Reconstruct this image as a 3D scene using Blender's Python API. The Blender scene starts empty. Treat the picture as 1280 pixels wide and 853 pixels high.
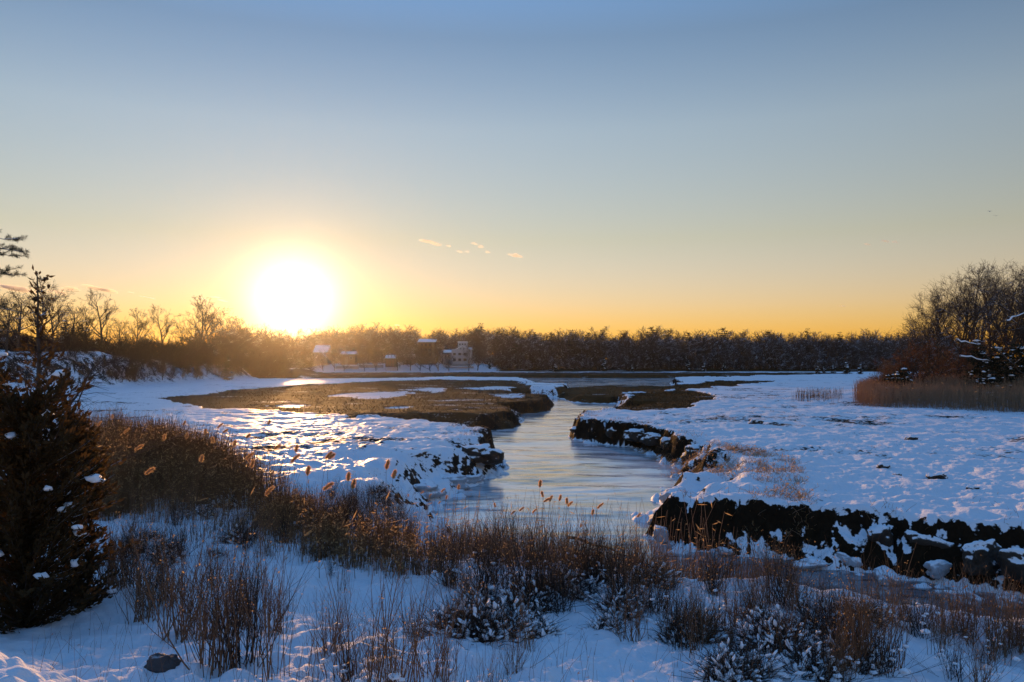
import bpy, math, random
import numpy as np
from mathutils import Vector, Matrix

S = bpy.context.scene
COL = S.collection

# ------------------------------------------------------------------ camera, sky, sun, exposure
F, PITCH, CAMZ = 995.0, math.radians(1.47), 4.0
cd = bpy.data.cameras.new("camera")
cam = bpy.data.objects.new("camera", cd); COL.objects.link(cam)
cam.location = (0, 0, CAMZ)
cam.rotation_euler = (math.radians(90) + PITCH, 0, 0)
cd.sensor_width = 36.0; cd.lens = 36.0 * F / 1280.0
cd.clip_start = 0.1; cd.clip_end = 20000
S.camera = cam

SUN_EL, SUN_AZ = math.radians(4.1), math.radians(-15.35)      # azimuth from +Y, + is right
SUN_DIR = Vector((math.sin(SUN_AZ) * math.cos(SUN_EL), math.cos(SUN_AZ) * math.cos(SUN_EL), math.sin(SUN_EL)))
world = bpy.data.worlds.new("World"); S.world = world; world.use_nodes = True
nt = world.node_tree; N = nt.nodes; L = nt.links
for n in list(N): N.remove(n)
out = N.new("ShaderNodeOutputWorld")
sky = N.new("ShaderNodeTexSky"); sky.sky_type = 'NISHITA'; sky.sun_disc = False
sky.sun_elevation = SUN_EL; sky.sun_rotation = SUN_AZ
sky.air_density = 1.5; sky.dust_density = 0.015; sky.ozone_density = 1.0
bg = N.new("ShaderNodeBackground"); bg.inputs[1].default_value = 0.15
tc = N.new("ShaderNodeTexCoord")
# the bright air round the low sun (the sky itself gives this light off)
dot = N.new("ShaderNodeVectorMath"); dot.operation = 'DOT_PRODUCT'
dot.inputs[1].default_value = SUN_DIR
L.new(tc.outputs["Generated"], dot.inputs[0])
def M_(op, a, b=None, clamp=False):
    m = N.new("ShaderNodeMath"); m.operation = op; m.use_clamp = clamp
    for i, v in enumerate((a, b)):
        if v is None: continue
        if isinstance(v, (int, float)): m.inputs[i].default_value = v
        else: L.new(v, m.inputs[i])
    return m.outputs[0]
dc = M_('MAXIMUM', dot.outputs["Value"], 0.0)
def glow(power, col, strength):
    b = N.new("ShaderNodeBackground"); b.inputs[0].default_value = (*col, 1)
    L.new(M_('MULTIPLY', M_('POWER', dc, power), strength), b.inputs[1]); return b.outputs[0]
def add(a, b):
    s = N.new("ShaderNodeAddShader"); L.new(a, s.inputs[0]); L.new(b, s.inputs[1]); return s.outputs[0]
# sky tint by height; extra blue light added at unseen zenith for the snow
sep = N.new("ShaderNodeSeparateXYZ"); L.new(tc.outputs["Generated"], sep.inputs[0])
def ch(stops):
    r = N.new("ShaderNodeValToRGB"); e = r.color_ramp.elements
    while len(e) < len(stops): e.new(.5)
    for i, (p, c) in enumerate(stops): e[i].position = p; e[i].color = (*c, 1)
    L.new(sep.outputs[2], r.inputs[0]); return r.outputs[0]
sky_tint = ch([(0.0, (.228, .245, .64)), (.07, (.238, .252, .61)), (.15, (.24, .25, .40)), (.28, (.25, .28, .435)), (.38, (.175, .23, .40)), (.60, (.20, .42, .95)), (1.0, (.18, .46, 1.0))])
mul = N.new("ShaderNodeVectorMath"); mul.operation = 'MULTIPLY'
L.new(sky.outputs[0], mul.inputs[0]); L.new(sky_tint, mul.inputs[1])
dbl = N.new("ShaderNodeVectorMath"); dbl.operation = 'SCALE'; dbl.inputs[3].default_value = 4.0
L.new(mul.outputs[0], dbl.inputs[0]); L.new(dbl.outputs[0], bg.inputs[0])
sh = bg.outputs[0]
sh = add(sh, glow(1000, (1.0, 0.80, 0.52), 2.3))
sh = add(sh, glow(260, (1.0, 0.58, 0.30), 0.12))
sh = add(sh, glow(25, (1.0, 0.42, 0.14), 0.03))
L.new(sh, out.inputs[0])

sd = bpy.data.lights.new("sun", 'SUN'); sd.energy = 4.2; sd.angle = math.radians(0.6); sd.color = (1.0, 0.50, 0.17)
sun = bpy.data.objects.new("sun", sd); COL.objects.link(sun)
sun.rotation_euler = (-SUN_DIR).to_track_quat('-Z', 'Y').to_euler()
sun.location = (-40, 100, 60)

S.view_settings.view_transform = 'Standard'; S.view_settings.look = 'None'
S.view_settings.exposure = 0.0; S.view_settings.gamma = 1.0; S.view_settings.use_curve_mapping = False
S.cycles.use_denoising = True
S.cycles.max_bounces = 6; S.cycles.diffuse_bounces = 3; S.cycles.volume_bounces = 0
S.cycles.transparent_max_bounces = 8; S.cycles.sample_clamp_indirect = 4.0

HAZE_DENSITY, HAZE_G = 0.00006, 0.89

# ------------------------------------------------------------------ projection helpers
def ray(px, py):
    d = np.array([px - 640.0, F * math.cos(PITCH) - (426.5 - py) * math.sin(PITCH), F * math.sin(PITCH) + (426.5 - py) * math.cos(PITCH)])
    return d
def gnd(px, py, z=0.0):
    d = ray(px, py); t = (z - CAMZ) / d[2]
    return np.array([d[0] * t, d[1] * t])
def at(px, py, Y):
    d = ray(px, py); t = Y / d[1]
    return np.array([d[0] * t, Y, CAMZ + d[2] * t])

# ------------------------------------------------------------------ noise
def _h(ix, iy, seed):
    n = (ix.astype(np.int64) * 374761393 + iy.astype(np.int64) * 668265263 + seed * 974634777) & 0xffffffff
    n = ((n ^ (n >> 13)) * 1274126177) & 0xffffffff
    return ((n ^ (n >> 16)) & 0xffff) / 65535.0
def vnoise(x, y, seed=0):
    x = np.asarray(x, float); y = np.asarray(y, float)
    ix = np.floor(x); iy = np.floor(y); fx = x - ix; fy = y - iy
    fx = fx * fx * fx * (fx * (fx * 6 - 15) + 10); fy = fy * fy * fy * (fy * (fy * 6 - 15) + 10)
    a = _h(ix, iy, seed); b = _h(ix + 1, iy, seed); c = _h(ix, iy + 1, seed); d = _h(ix + 1, iy + 1, seed)
    return (a * (1 - fx) + b * fx) * (1 - fy) + (c * (1 - fx) + d * fx) * fy
def fbm(x, y, seed=0, octv=3, gain=0.5):
    s = 0; a = 1; t = 0
    for o in range(octv):
        c, sn = math.cos(o * 1.1 + .3), math.sin(o * 1.1 + .3)
        s = s + a * (vnoise((x * c - y * sn) * 2 ** o, (x * sn + y * c) * 2 ** o, seed + o) - 0.5); t += a; a *= gain
    return s / t * 2.0
def sst(a, b, x):
    t = np.clip((x - a) / (b - a), 0, 1); return t * t * (3 - 2 * t)

def sdf(poly, x, y, attr=None):
    """signed distance, positive inside; attr interpolated along nearest edge"""
    n = len(poly); best = np.full(x.shape, 1e18); ins = np.zeros(x.shape, bool)
    at_ = np.zeros(x.shape) if attr is not None else None
    for i in range(n):
        x0, y0 = poly[i]; x1, y1 = poly[(i + 1) % n]
        ex, ey = x1 - x0, y1 - y0; l2 = ex * ex + ey * ey + 1e-12
        t = np.clip(((x - x0) * ex + (y - y0) * ey) / l2, 0, 1)
        dx = x - x0 - t * ex; dy = y - y0 - t * ey; d2 = dx * dx + dy * dy
        if attr is not None:
            m = d2 < best; at_[m] = (attr[i] + (attr[(i + 1) % n] - attr[i]) * t)[m]
        best = np.minimum(best, d2)
        c = ((y0 > y) != (y1 > y))
        if abs(ey) > 1e-12:
            ins ^= c & (x < ex * (y - y0) / ey + x0)
    d = np.sqrt(best); d = np.where(ins, d, -d)
    return (d, at_) if attr is not None else d

# ------------------------------------------------------------------ terrain layout
WZ = -1.5
W = [(1500,842,4.5),(1290,816,4.5),(1100,788,4.5),(1000,765,5),(900,739,5),(800,715,5.5),(700,698,6),(600,684,6),(553,664,5),
     (533,642,4),(560,618,4),(600,606,3.2),(620,594,2.2),(627,580,1.0),(620,566,.6),(596,556,1.2),(560,549,2.5),(505,541,4),(560,538,3),
     (610,539,1.5),(648,534,1.0),(654,524,1.0),(636,519,1.5),(684,515,1.0),(690,506,1.0),(655,501,1.5),(640,495,2),(712,497,1.5),(716,490,1.5),(650,487.5,2),
     (672,483,2),(650,478.5,2),(560,477.5,2),(470,480,2),(380,481,3),(300,479,3),(330,474.5,3),(345,473,3),
     (450,472.6,2),(600,472.6,2),(800,472.8,2),(900,472.6,2),(885,476.5,2),(838,479,1.5),(850,487,1),(820,493,1),(778,499,.8),(768,508,.8),(775,513,.8),(822,515,1.2),
     (786,521,1.2),(756,527,1),(746,533,.6),(720,535,.5),(712,545,.6),(728,553,.8),(752,554,.6),(790,560,.8),(832,576,1.0),(856,592,1.4),(838,618,2.5),(815,645,2.5),(812,668,1.2),
     (850,688,.8),(900,694,.8),(1000,708,.9),(1100,716,1.0),(1200,738,.9),(1290,752,1.0),(1500,775,1.0)]
Wp = np.array([gnd(a, b, WZ) for a, b, c in W]); Wa = np.array([c for a, b, c in W])
def P(pts, z=0.0): return np.array([gnd(a, b, z) for a, b in pts])
I1 = P([(692,488),(720,482.5),(780,481),(846,482.5),(856,488),(830,494),(760,496.5),(715,495)], -0.6)
BR = [P([(195,500),(260,491),(350,484),(450,478),(560,474.5),(640,476),(668,484),(640,489),(690,491),(720,495),(690,505),(640,510),(684,514),(686,520),(656,525),(642,534),(600,531),(480,523),(300,515),(215,507)], -.2),
      P([(765,502),(790,492),(850,488),(898,495),(882,503),(835,514),(770,513)], -.2),
      P([(832,481),(900,475),(980,475.5),(930,481),(870,486),(838,487)], 0),
      np.vstack([P([(345,471),(500,471.8),(800,472),(900,471.5),(1090,467.5)], -.2), [(118, 300), (40, 306), (-20, 303), (-75, 300), (-92, 285)]])]
PONDS = [P(q, -.3) for q in ([(400,496),(440,491.5),(505,489),(510,495),(480,498)], [(498,487),(550,483.5),(562,488),(540,492.5),(520,489.5)],
         [(340,507),(362,504.5),(384,506),(375,508.5),(350,509)], [(566,485.5),(620,482.5),(645,484),(610,487.5)], [(480,509),(500,507.2),(520,508.2),(500,510)],
         [(596,493),(640,491.5),(660,494),(625,497)], [(552,511),(575,509),(590,511),(570,513)])]
PLAT = np.array([(-40, 16), (-9.5, 11.0), (-6.2, 9.0), (-4.6, 7.6), (-2.7, 5.6), (-1.2, 4.2), (2, 3.0), (8, 3.2), (30, -5), (-40, -30)])
KN = np.vstack([P([(-300,508),(-60,500),(60,492),(130,486),(200,480.5),(270,477),(345,471.5)]), [(-70, 300), (-150, 420), (-420, 420), (-420, 60)]])
LEDGE = P([(842,640),(838,612),(860,594),(905,590),(935,600),(925,620),(890,645),(860,655)], -0.8)
LIP = P([(765,534),(800,532),(850,545),(905,556),(1000,578),(1015,632),(960,640),(930,628),(945,600),(900,580),(860,572),(830,560),(790,548)], 0)
RW = np.vstack([P([(1085,497),(1062,503),(1070,507),(1180,511),(1290,516),(1500,525)]), [(90, 55), (120, 140), (60, 140), (42, 110)]])   # right woods

def terrain(x, y):
    x = np.asarray(x, float); y = np.asarray(y, float)
    r = np.hypot(x, y); yy = np.maximum(y, 0.5); px = 640 + F * x / yy
    wa = 0.16 + 0.006 * r
    nx = fbm(x / 1.5, y / 1.5, 11, 4, .62) * np.minimum(wa * 1.7, .7) + fbm(x / 14, y / 14, 12, 2) * np.maximum(wa - .5, 0) * .6
    ny = fbm(x / 1.5, y / 1.5, 21, 4, .62) * np.minimum(wa * 1.7, .7) + fbm(x / 14, y / 14, 22, 2) * np.maximum(wa - .5, 0) * 1.6
    X, Y = x + nx, y + ny
    d, w = sdf(Wp, X, Y, Wa); d = -d
    di = sdf(I1, X, Y); isl = di > d
    w = np.where(isl, 1.5, w); d = np.maximum(d, di)
    brown = np.zeros(x.shape); far = np.clip(r / 100, .05, 2.5)
    X2 = X + 2.2 * far * fbm(x / 5, y / 7, 111, 4, .6); Y2 = Y + 4.5 * far * fbm(x / 5, y / 7, 121, 4, .6)
    for b in BR: brown = np.maximum(brown, sst(-.35, .35, sdf(b, X2, Y2) / (0.4 + 0.004 * r)))
    brown = np.maximum(brown, sst(-.3, .5, di))
    pond = np.zeros(x.shape)
    for b in PONDS: pond = np.maximum(pond, sst(-.3, .3, sdf(b, X2, Y2) / (0.3 + 0.002 * r)))
    # land height
    top = 0.16 * fbm(x / 9, y / 9, 3, 3) + 0.05 * fbm(x / 2.2, y / 2.2, 5, 2)
    hx = sst(370, 420, px) * sst(640, 600, px)
    brown = np.maximum(brown, .9 * sst(311, 318, y + 3 * fbm(x / 9, y / 9, 131, 3)) * (1 - hx) * sst(200, 260, px + 0 * x))
    top = top - 0.30 * brown
    top = np.where(isl, top - .35, top)
    # foreground hill
    y0 = np.interp(x, [-15, -3, 3, 8], [12, 13, 12.5, 11])
    s = np.maximum(y0 - y, 0); hill = np.minimum(0.165 * s * s / (s + 2.0), 2.35)
    lumps = fbm(x / 1.3, y / 1.3, 31, 3)
    top = top + hill + (0.10 * lumps + 0.10 * np.abs(fbm(x / .62, y / .62, 37, 2)) * sst(5, 8, r) * sst(-.1, .35, fbm(x / 3, y / 3, 39, 2))) * sst(26, 14, r)
    pl = sst(-.9, 1.2, sdf(PLAT, x + lumps * .5, y))
    top = top + (np.maximum(1.62 + 0.9 * sst(6, 0, r), top) - top) * pl
    # left bluff
    kd = sdf(KN, X, Y)
    kh = np.interp(px, [-300, 20, 90, 125, 160, 205, 228, 248, 290, 322, 345], [5.5, 5.2, 5.6, 5.6, 4.4, 3.8, 2.4, 3.2, 3.6, 2.2, 1.2])
    top = top + kh * sst(0, 9, kd) + 0.5 * fbm(x / 5, y / 5, 41, 3) * sst(0, 5, kd)
    # far shore and right woods
    hx = sst(370, 420, px) * sst(640, 600, px)
    top = top + (1.2 + 1.9 * hx) * sst(314, 334, y) + 4.5 * sst(345, 520, y)
    top = top + 0.9 * sst(0, 12, sdf(RW, x, y))
    # bank
    lump2 = fbm(x / .7, y / .7, 51, 4, .6)
    w = np.maximum(w * (.5 + 1.6 * vnoise(x / 2.3, y / 2.3, 57)), .6)
    t = np.clip(d / w, 0, 1); steep = sst(2.6, 1.0, w)
    prof_s = sst(0, 1, t) * .75 + .25 * np.minimum(t * 1.0, 1); prof_g = 1 - (1 - t) ** 1.8
    prof = prof_s * steep + prof_g * (1 - steep)
    top = top - .5 * sst(-.3, .8, sdf(LEDGE, X, Y)) 
    z = WZ + (top - WZ) * prof
    face = np.clip(4 * t * (1 - t), 0, 1) * (d > 0)
    z = z + face * lump2 * (0.16 + .22 * steep)
    z = np.where(d < 0, WZ - 0.35 * np.clip(-d / 1.2, 0, 1), z)
    # ice skirts and slush heaped at the foot of the bank
    sk = sst(-1.5, -.05, d) * sst(60, 40, r)
    sn = fbm(x / .8, y / .8, 61, 3)
    z = np.where(d < 0, z + sk * np.maximum(-.02 + .5 * sn, 0), z)
    # hummocky snow
    fine = (0.085 + .05 * sst(13, 8, r)) * fbm(x / .34, y / .34, 71, 3) * sst(75, 30, r) + (.045 * fbm(x / .17, y / .17, 73, 2) + .10 * np.abs(fbm(x / .5, y / .5, 74, 2))) * sst(14, 9, r)
    fine = fine + 0.10 * fbm(x / .9, y / .9, 75, 2) * sst(160, 60, r) * sst(12, 30, r)
    z = z + fine * sst(-.5, .6, d) * (1 - .5 * brown)
    z = z - 0.12 * pond
    return z, d, brown * (1 - pond), pond, steep * (d > -.05) * sst(1.6, .9, t), kd
def gz(x, y): return float(terrain(np.array([x]), np.array([y]))[0][0])

# ------------------------------------------------------------------ mesh helpers
def mesh(name, V, tris=None, quads=None, mats=(), mi=None, smooth=False, attrs=None):
    me = bpy.data.meshes.new(name)
    V = np.asarray(V, np.float32).reshape(-1, 3)
    me.vertices.add(len(V)); me.vertices.foreach_set("co", V.ravel())
    fs = []; st = []; tot = 0; lt = []
    for arr, k in ((tris, 3), (quads, 4)):
        if arr is None or len(arr) == 0: continue
        arr = np.asarray(arr, np.int32).reshape(-1, k)
        fs.append(arr.ravel()); st.append(np.arange(len(arr)) * k + tot); lt.append(np.full(len(arr), k)); tot += arr.size
    fs = np.concatenate(fs); st = np.concatenate(st).astype(np.int32)
    me.loops.add(tot); me.loops.foreach_set("vertex_index", fs)
    me.polygons.add(len(st)); me.polygons.foreach_set("loop_start", st)
    for m in mats: me.materials.append(m)
    if mi is not None: me.polygons.foreach_set("material_index", np.asarray(mi, np.int32))
    me.polygons.foreach_set("use_smooth", np.full(len(st), smooth))
    if attrs:
        for k, v in attrs.items():
            a = me.attributes.new(k, 'FLOAT', 'POINT'); a.data.foreach_set("value", np.asarray(v, np.float32))
    me.update(calc_edges=True); me.validate()
    return me
def link(name, me, parent=None, loc=None):
    o = bpy.data.objects.new(name, me); COL.objects.link(o)
    if parent is not None: o.parent = parent
    if loc is not None: o.location = loc
    return o
def tag(o, label=None, cat=None, group=None, kind=None):
    if label: o["label"] = label
    if cat: o["category"] = cat
    if group: o["group"] = group
    if kind: o["kind"] = kind
    return o
def thing(name, label, cat, loc=(0, 0, 0), rz=0, group=None, sc=1.0):
    o = bpy.data.objects.new(name, None); COL.objects.link(o); o.empty_display_size = .2
    o.location = loc; o.rotation_euler = (0, 0, rz); o.scale = (sc, sc, sc)
    return tag(o, label, cat, group)
def dup(root, loc, rz=0, sc=1.0, label=None, group=None):
    r = root.copy(); COL.objects.link(r); r.location = loc; r.rotation_euler = (0, 0, rz)
    r.scale = (sc, sc, sc) if isinstance(sc, (int, float)) else sc
    for ch in root.children:
        c = ch.copy(); COL.objects.link(c); c.parent = r
        for g in ch.children:
            e = g.copy(); COL.objects.link(e); e.parent = c
    if label: r["label"] = label
    if group: r["group"] = group
    return r

def tubes(p0, p1, r0, r1, sides=3):
    p0 = np.asarray(p0, float); p1 = np.asarray(p1, float); n = len(p0)
    d = p1 - p0; d /= np.linalg.norm(d, axis=1, keepdims=True) + 1e-9
    ref = np.where(np.abs(d[:, 2:3]) > .9, np.array([[1., 0, 0]]), np.array([[0, 0, 1.]]))
    u = np.cross(d, ref); u /= np.linalg.norm(u, axis=1, keepdims=True) + 1e-9; v = np.cross(d, u)
    V = np.zeros((n, 2 * sides, 3)); r0 = np.asarray(r0)[:, None]; r1 = np.asarray(r1)[:, None]
    for k in range(sides):
        a = 2 * math.pi * k / sides; o = u * math.cos(a) + v * math.sin(a)
        V[:, k] = p0 + o * r0; V[:, sides + k] = p1 + o * r1
    Q = np.array([[k, (k + 1) % sides, sides + (k + 1) % sides, sides + k] for k in range(sides)])
    Q = (Q[None] + (np.arange(n) * 2 * sides)[:, None, None]).reshape(-1, 4)
    return V.reshape(-1, 3), Q
def diamonds(c, ax, size, width, rng):
    """leaf shapes: kinked four-point blades along ax"""
    n = len(c); ax = ax / (np.linalg.norm(ax, axis=1, keepdims=True) + 1e-9)
    rd = rng.normal(size=(n, 3)); s = np.cross(ax, rd); s /= np.linalg.norm(s, axis=1, keepdims=True) + 1e-9
    nn = np.cross(ax, s); size = np.asarray(size).reshape(-1, 1); width = np.asarray(width).reshape(-1, 1)
    m = c + ax * size * .45
    V = np.stack([c, m + s * width + nn * width * .35, c + ax * size, m - s * width + nn * width * .35], 1).reshape(-1, 3)
    b = np.arange(n)[:, None] * 4
    T = np.concatenate([b + [[0, 1, 2]], b + [[0, 2, 3]]], 1).reshape(-1, 3)
    return V, T
class Bag:
    """collects verts and faces with a material slot each"""
    def __init__(s): s.V = []; s.T = []; s.Q = []; s.mt = []; s.mq = []; s.n = 0
    def tri(s, V, T, m=0): s.V.append(V); s.T.append(np.asarray(T) + s.n); s.mt.append(np.full(len(T), m)); s.n += len(V)
    def quad(s, V, Q, m=0): s.V.append(V); s.Q.append(np.asarray(Q) + s.n); s.mq.append(np.full(len(Q), m)); s.n += len(V)
    def box(s, a, b, m=0):
        x0, y0, z0 = a; x1, y1, z1 = b
        V = np.array([[x0,y0,z0],[x1,y0,z0],[x1,y1,z0],[x0,y1,z0],[x0,y0,z1],[x1,y0,z1],[x1,y1,z1],[x0,y1,z1]], float)
        s.quad(V, [[0,3,2,1],[4,5,6,7],[0,1,5,4],[1,2,6,5],[2,3,7,6],[3,0,4,7]], m)
    def segs(s, sg, sides=3, m=0):
        if not len(sg): return
        a = np.array(sg, float); V, Q = tubes(a[:, 0:3], a[:, 3:6], a[:, 6], a[:, 7], sides); s.quad(V, Q, m)
    def build(s, name, mats, smooth=False):
        V = np.concatenate(s.V); T = np.concatenate(s.T) if s.T else None; Q = np.concatenate(s.Q) if s.Q else None
        mi = np.concatenate(s.mt + s.mq)
        return mesh(name, V, T, Q, mats, mi, smooth)

# ------------------------------------------------------------------ materials
def mat(name):
    m = bpy.data.materials.new(name); m.use_nodes = True
    t = m.node_tree; b = t.nodes["Principled BSDF"]; return m, t, b
def nd(t, typ, **kw):
    n = t.nodes.new(typ)
    for k, v in kw.items():
        if k.startswith("i_"): n.inputs[k[2:].replace("_", " ")].default_value = v
        else: setattr(n, k, v)
    return n
def mth(t, op, a, b=None, clamp=False):
    m = t.nodes.new("ShaderNodeMath"); m.operation = op; m.use_clamp = clamp
    for i, v in enumerate((a, b)):
        if v is None: continue
        if isinstance(v, (int, float)): m.inputs[i].default_value = v
        else: t.links.new(v, m.inputs[i])
    return m.outputs[0]
def ramp(t, fac, stops):
    r = t.nodes.new("ShaderNodeValToRGB"); e = r.color_ramp.elements
    while len(e) < len(stops): e.new(.5)
    for i, (p, c) in enumerate(stops): e[i].position = p; e[i].color = (*c, 1) if len(c) == 3 else c
    t.links.new(fac, r.inputs[0]); return r.outputs[0]
def rng_map(t, v, a, b):
    m = t.nodes.new("ShaderNodeMapRange"); m.clamp = True; t.links.new(v, m.inputs[0])
    m.inputs[1].default_value = a; m.inputs[2].default_value = b; return m.outputs[0]
def noise(t, scale, detail=3, vec=None, rough=.55):
    n = t.nodes.new("ShaderNodeTexNoise"); n.inputs["Scale"].default_value = scale; n.inputs["Detail"].default_value = detail
    n.inputs["Roughness"].default_value = rough
    if vec is not None: t.links.new(vec, n.inputs["Vector"])
    return n.outputs["Fac"]
def mixc(t, f, a, b):
    m = t.nodes.new("ShaderNodeMix"); m.data_type = 'RGBA'
    if isinstance(f, (int, float)): m.inputs[0].default_value = f
    else: t.links.new(f, m.inputs[0])
    for i, v in ((6, a), (7, b)):
        if isinstance(v, tuple): m.inputs[i].default_value = (*v, 1)
        else: t.links.new(v, m.inputs[i])
    return m.outputs[2]
def pos(t, sx=1, sy=1, sz=1, obj=False):
    g = t.nodes.new("ShaderNodeTexCoord") if obj else t.nodes.new("ShaderNodeNewGeometry")
    mp = t.nodes.new("ShaderNodeMapping"); mp.inputs["Scale"].default_value = (sx, sy, sz)
    t.links.new(g.outputs["Object" if obj else "Position"], mp.inputs["Vector"]); return mp.outputs[0]

SNOW = (0.86, 0.88, 0.90)
def bark(name, c0, c1, snow_lo=None, snow_hi=1.0, rough=.85, obj=True):
    """bark with, where asked, snow lying on the upper side of limbs"""
    m, t, b = mat(name)
    v = pos(t, 1, 1, .35, obj)
    c = mixc(t, noise(t, 6, 3, v), c0, c1)
    if snow_lo is not None:
        g = t.nodes.new("ShaderNodeNewGeometry"); sp = t.nodes.new("ShaderNodeSeparateXYZ"); t.links.new(g.outputs["Normal"], sp.inputs[0])
        k = mth(t, 'MULTIPLY', rng_map(t, sp.outputs[2], snow_lo, snow_hi), rng_map(t, noise(t, .45, 2, pos(t, 1, 1, 1, True)), .48, .56))
        c = mixc(t, k, c, SNOW)
    t.links.new(c, b.inputs["Base Color"]); b.inputs["Roughness"].default_value = rough; b.inputs["Specular IOR Level"].default_value = .2
    return m
def leafmat(name, c0, c1, trans=.35, scale=3.0):
    m, t, b = mat(name)
    c = mixc(t, noise(t, scale, 2, pos(t, 1, 1, 1, False)), c0, c1)
    t.links.new(c, b.inputs["Base Color"]); b.inputs["Roughness"].default_value = .7; b.inputs["Specular IOR Level"].default_value = .25
    tr = t.nodes.new("ShaderNodeBsdfTranslucent"); t.links.new(c, tr.inputs[0])
    mx = t.nodes.new("ShaderNodeMixShader"); mx.inputs[0].default_value = trans
    t.links.new(b.outputs[0], mx.inputs[1]); t.links.new(tr.outputs[0], mx.inputs[2])
    t.links.new(mx.outputs[0], t.nodes["Material Output"].inputs[0]); return m
def snowmat(name):
    m, t, b = mat(name)
    b.inputs["Base Color"].default_value = (*SNOW, 1); b.inputs["Roughness"].default_value = .6
    bp = nd(t, "ShaderNodeBump"); bp.inputs["Strength"].default_value = .35; bp.inputs["Distance"].default_value = .04
    t.links.new(noise(t, 14, 4, pos(t)), bp.inputs["Height"]); t.links.new(bp.outputs[0], b.inputs["Normal"]); return m
M_SNOW = snowmat("snow")
M_BARK = bark("bark", (.045, .033, .026), (.09, .068, .052), .45, .75)
M_TWIG = bark("twig", (.050, .034, .026), (.085, .060, .045), .62, .9)
M_FARTWIG = bark("far_twig", (.055, .038, .032), (.105, .075, .060), .5, .8)
M_REDTWIG = bark("red_twig", (.125, .066, .034), (.25, .135, .072))
M_DARKTWIG = bark("dark_twig", (.025, .018, .014), (.055, .038, .028))
M_REED = leafmat("reed_stem", (.16, .095, .045), (.31, .185, .095), .5, 1.2)
M_PALEREED = leafmat("pale_reed_stem", (.36, .24, .15), (.55, .38, .25), .5, 1.2)
M_REEDLEAF = leafmat("reed_leaf", (.42, .25, .11), (.64, .42, .19), .65, 2.0)
M_PLUME = leafmat("reed_plume", (.70, .42, .18), (.82, .54, .27), .8, 6.0)
M_RUSSET = leafmat("russet_leaf", (.085, .034, .014), (.19, .080, .028), .35, 1.0)
M_GREEN = leafmat("evergreen_needles", (.012, .017, .009), (.030, .034, .016), .12, 1.0)
M_CEDAR = leafmat("cedar_spray", (.020, .016, .007), (.11, .060, .018), .5, 2.2)
M_PINE = leafmat("pine_needles", (.016, .022, .012), (.035, .042, .022), .15, 1.0)

def groundmat():
    m, t, b = mat("snowy_ground")
    A = lambda n: (lambda a: (setattr(a, "attribute_name", n), a.outputs["Fac"])[1])(t.nodes.new("ShaderNodeAttribute"))
    g = t.nodes.new("ShaderNodeNewGeometry"); sp = t.nodes.new("ShaderNodeSeparateXYZ"); t.links.new(g.outputs["Normal"], sp.inputs[0])
    nz = sp.outputs[2]
    brown, pond, bank, tuft = A("brown"), A("pond"), A("bank"), A("tuft")
    n1 = noise(t, 1.1, 4, pos(t)); n2 = noise(t, 5.0, 4, pos(t)); n3 = noise(t, .22, 3, pos(t, .5, 1, 1))
    # bare earth where the bank is too steep for snow, with ragged edges
    st = mth(t, 'ADD', mth(t, 'MULTIPLY', mth(t, 'SUBTRACT', .86, nz), 2.6), mth(t, 'MULTIPLY', mth(t, 'SUBTRACT', n2, .5), 1.5))
    st = rng_map(t, mth(t, 'MULTIPLY', rng_map(t, st, .15, .6), bank, True), .18, .40)
    tf = rng_map(t, mth(t, 'ADD', tuft, mth(t, 'MULTIPLY', mth(t, 'SUBTRACT', n2, .5), .8)), .56, .70)
    bare = mth(t, 'MAXIMUM', st, tf)
    br = rng_map(t, mth(t, 'ADD', brown, mth(t, 'MULTIPLY', mth(t, 'SUBTRACT', n1, .5), .9)), .38, .58)
    br = mth(t, 'MULTIPLY', br, rng_map(t, mth(t, 'ADD', mth(t, 'MULTIPLY', n3, .8), mth(t, 'MULTIPLY', n2, .35)), .36, .47))
    earth = mixc(t, n2, (.006, .0045, .003), (.032, .021, .012))
    grass = mixc(t, noise(t, .9, 5, pos(t, 1, .5, 1), .65), (.022, .011, .004), (.10, .052, .015))
    snow = mixc(t, noise(t, .8, 5, pos(t), .65), (.72, .75, .79), (.87, .88, .89))
    ice = (.62, .68, .74)
    c = mixc(t, pond, snow, ice); c = mixc(t, br, c, grass); c = mixc(t, bare, c, earth)
    t.links.new(c, b.inputs["Base Color"])
    crust = A("crust")
    ro = mth(t, 'ADD', mth(t, 'MULTIPLY', mth(t, 'MAXIMUM', pond, crust), -.32), .80)
    ro = mth(t, 'ADD', ro, mth(t, 'MULTIPLY', mth(t, 'MAXIMUM', bare, br), .35))
    t.links.new(ro, b.inputs["Roughness"])
    t.links.new(mth(t, 'MAXIMUM', .04, mth(t, 'SUBTRACT', mth(t, 'ADD', .2, mth(t, 'MULTIPLY', mth(t, 'MAXIMUM', pond, crust), .3)), mth(t, 'MULTIPLY', mth(t, 'MAXIMUM', bare, br), .4))), b.inputs["Specular IOR Level"])
    bp = nd(t, "ShaderNodeBump"); bp.inputs["Strength"].default_value = .55; bp.inputs["Distance"].default_value = .10
    h = mth(t, 'ADD', noise(t, 4.5, 5, pos(t), .6), mth(t, 'MULTIPLY', noise(t, 16, 3, pos(t)), .3))
    t.links.new(h, bp.inputs["Height"]); t.links.new(bp.outputs[0], b.inputs["Normal"])
    return m
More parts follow.
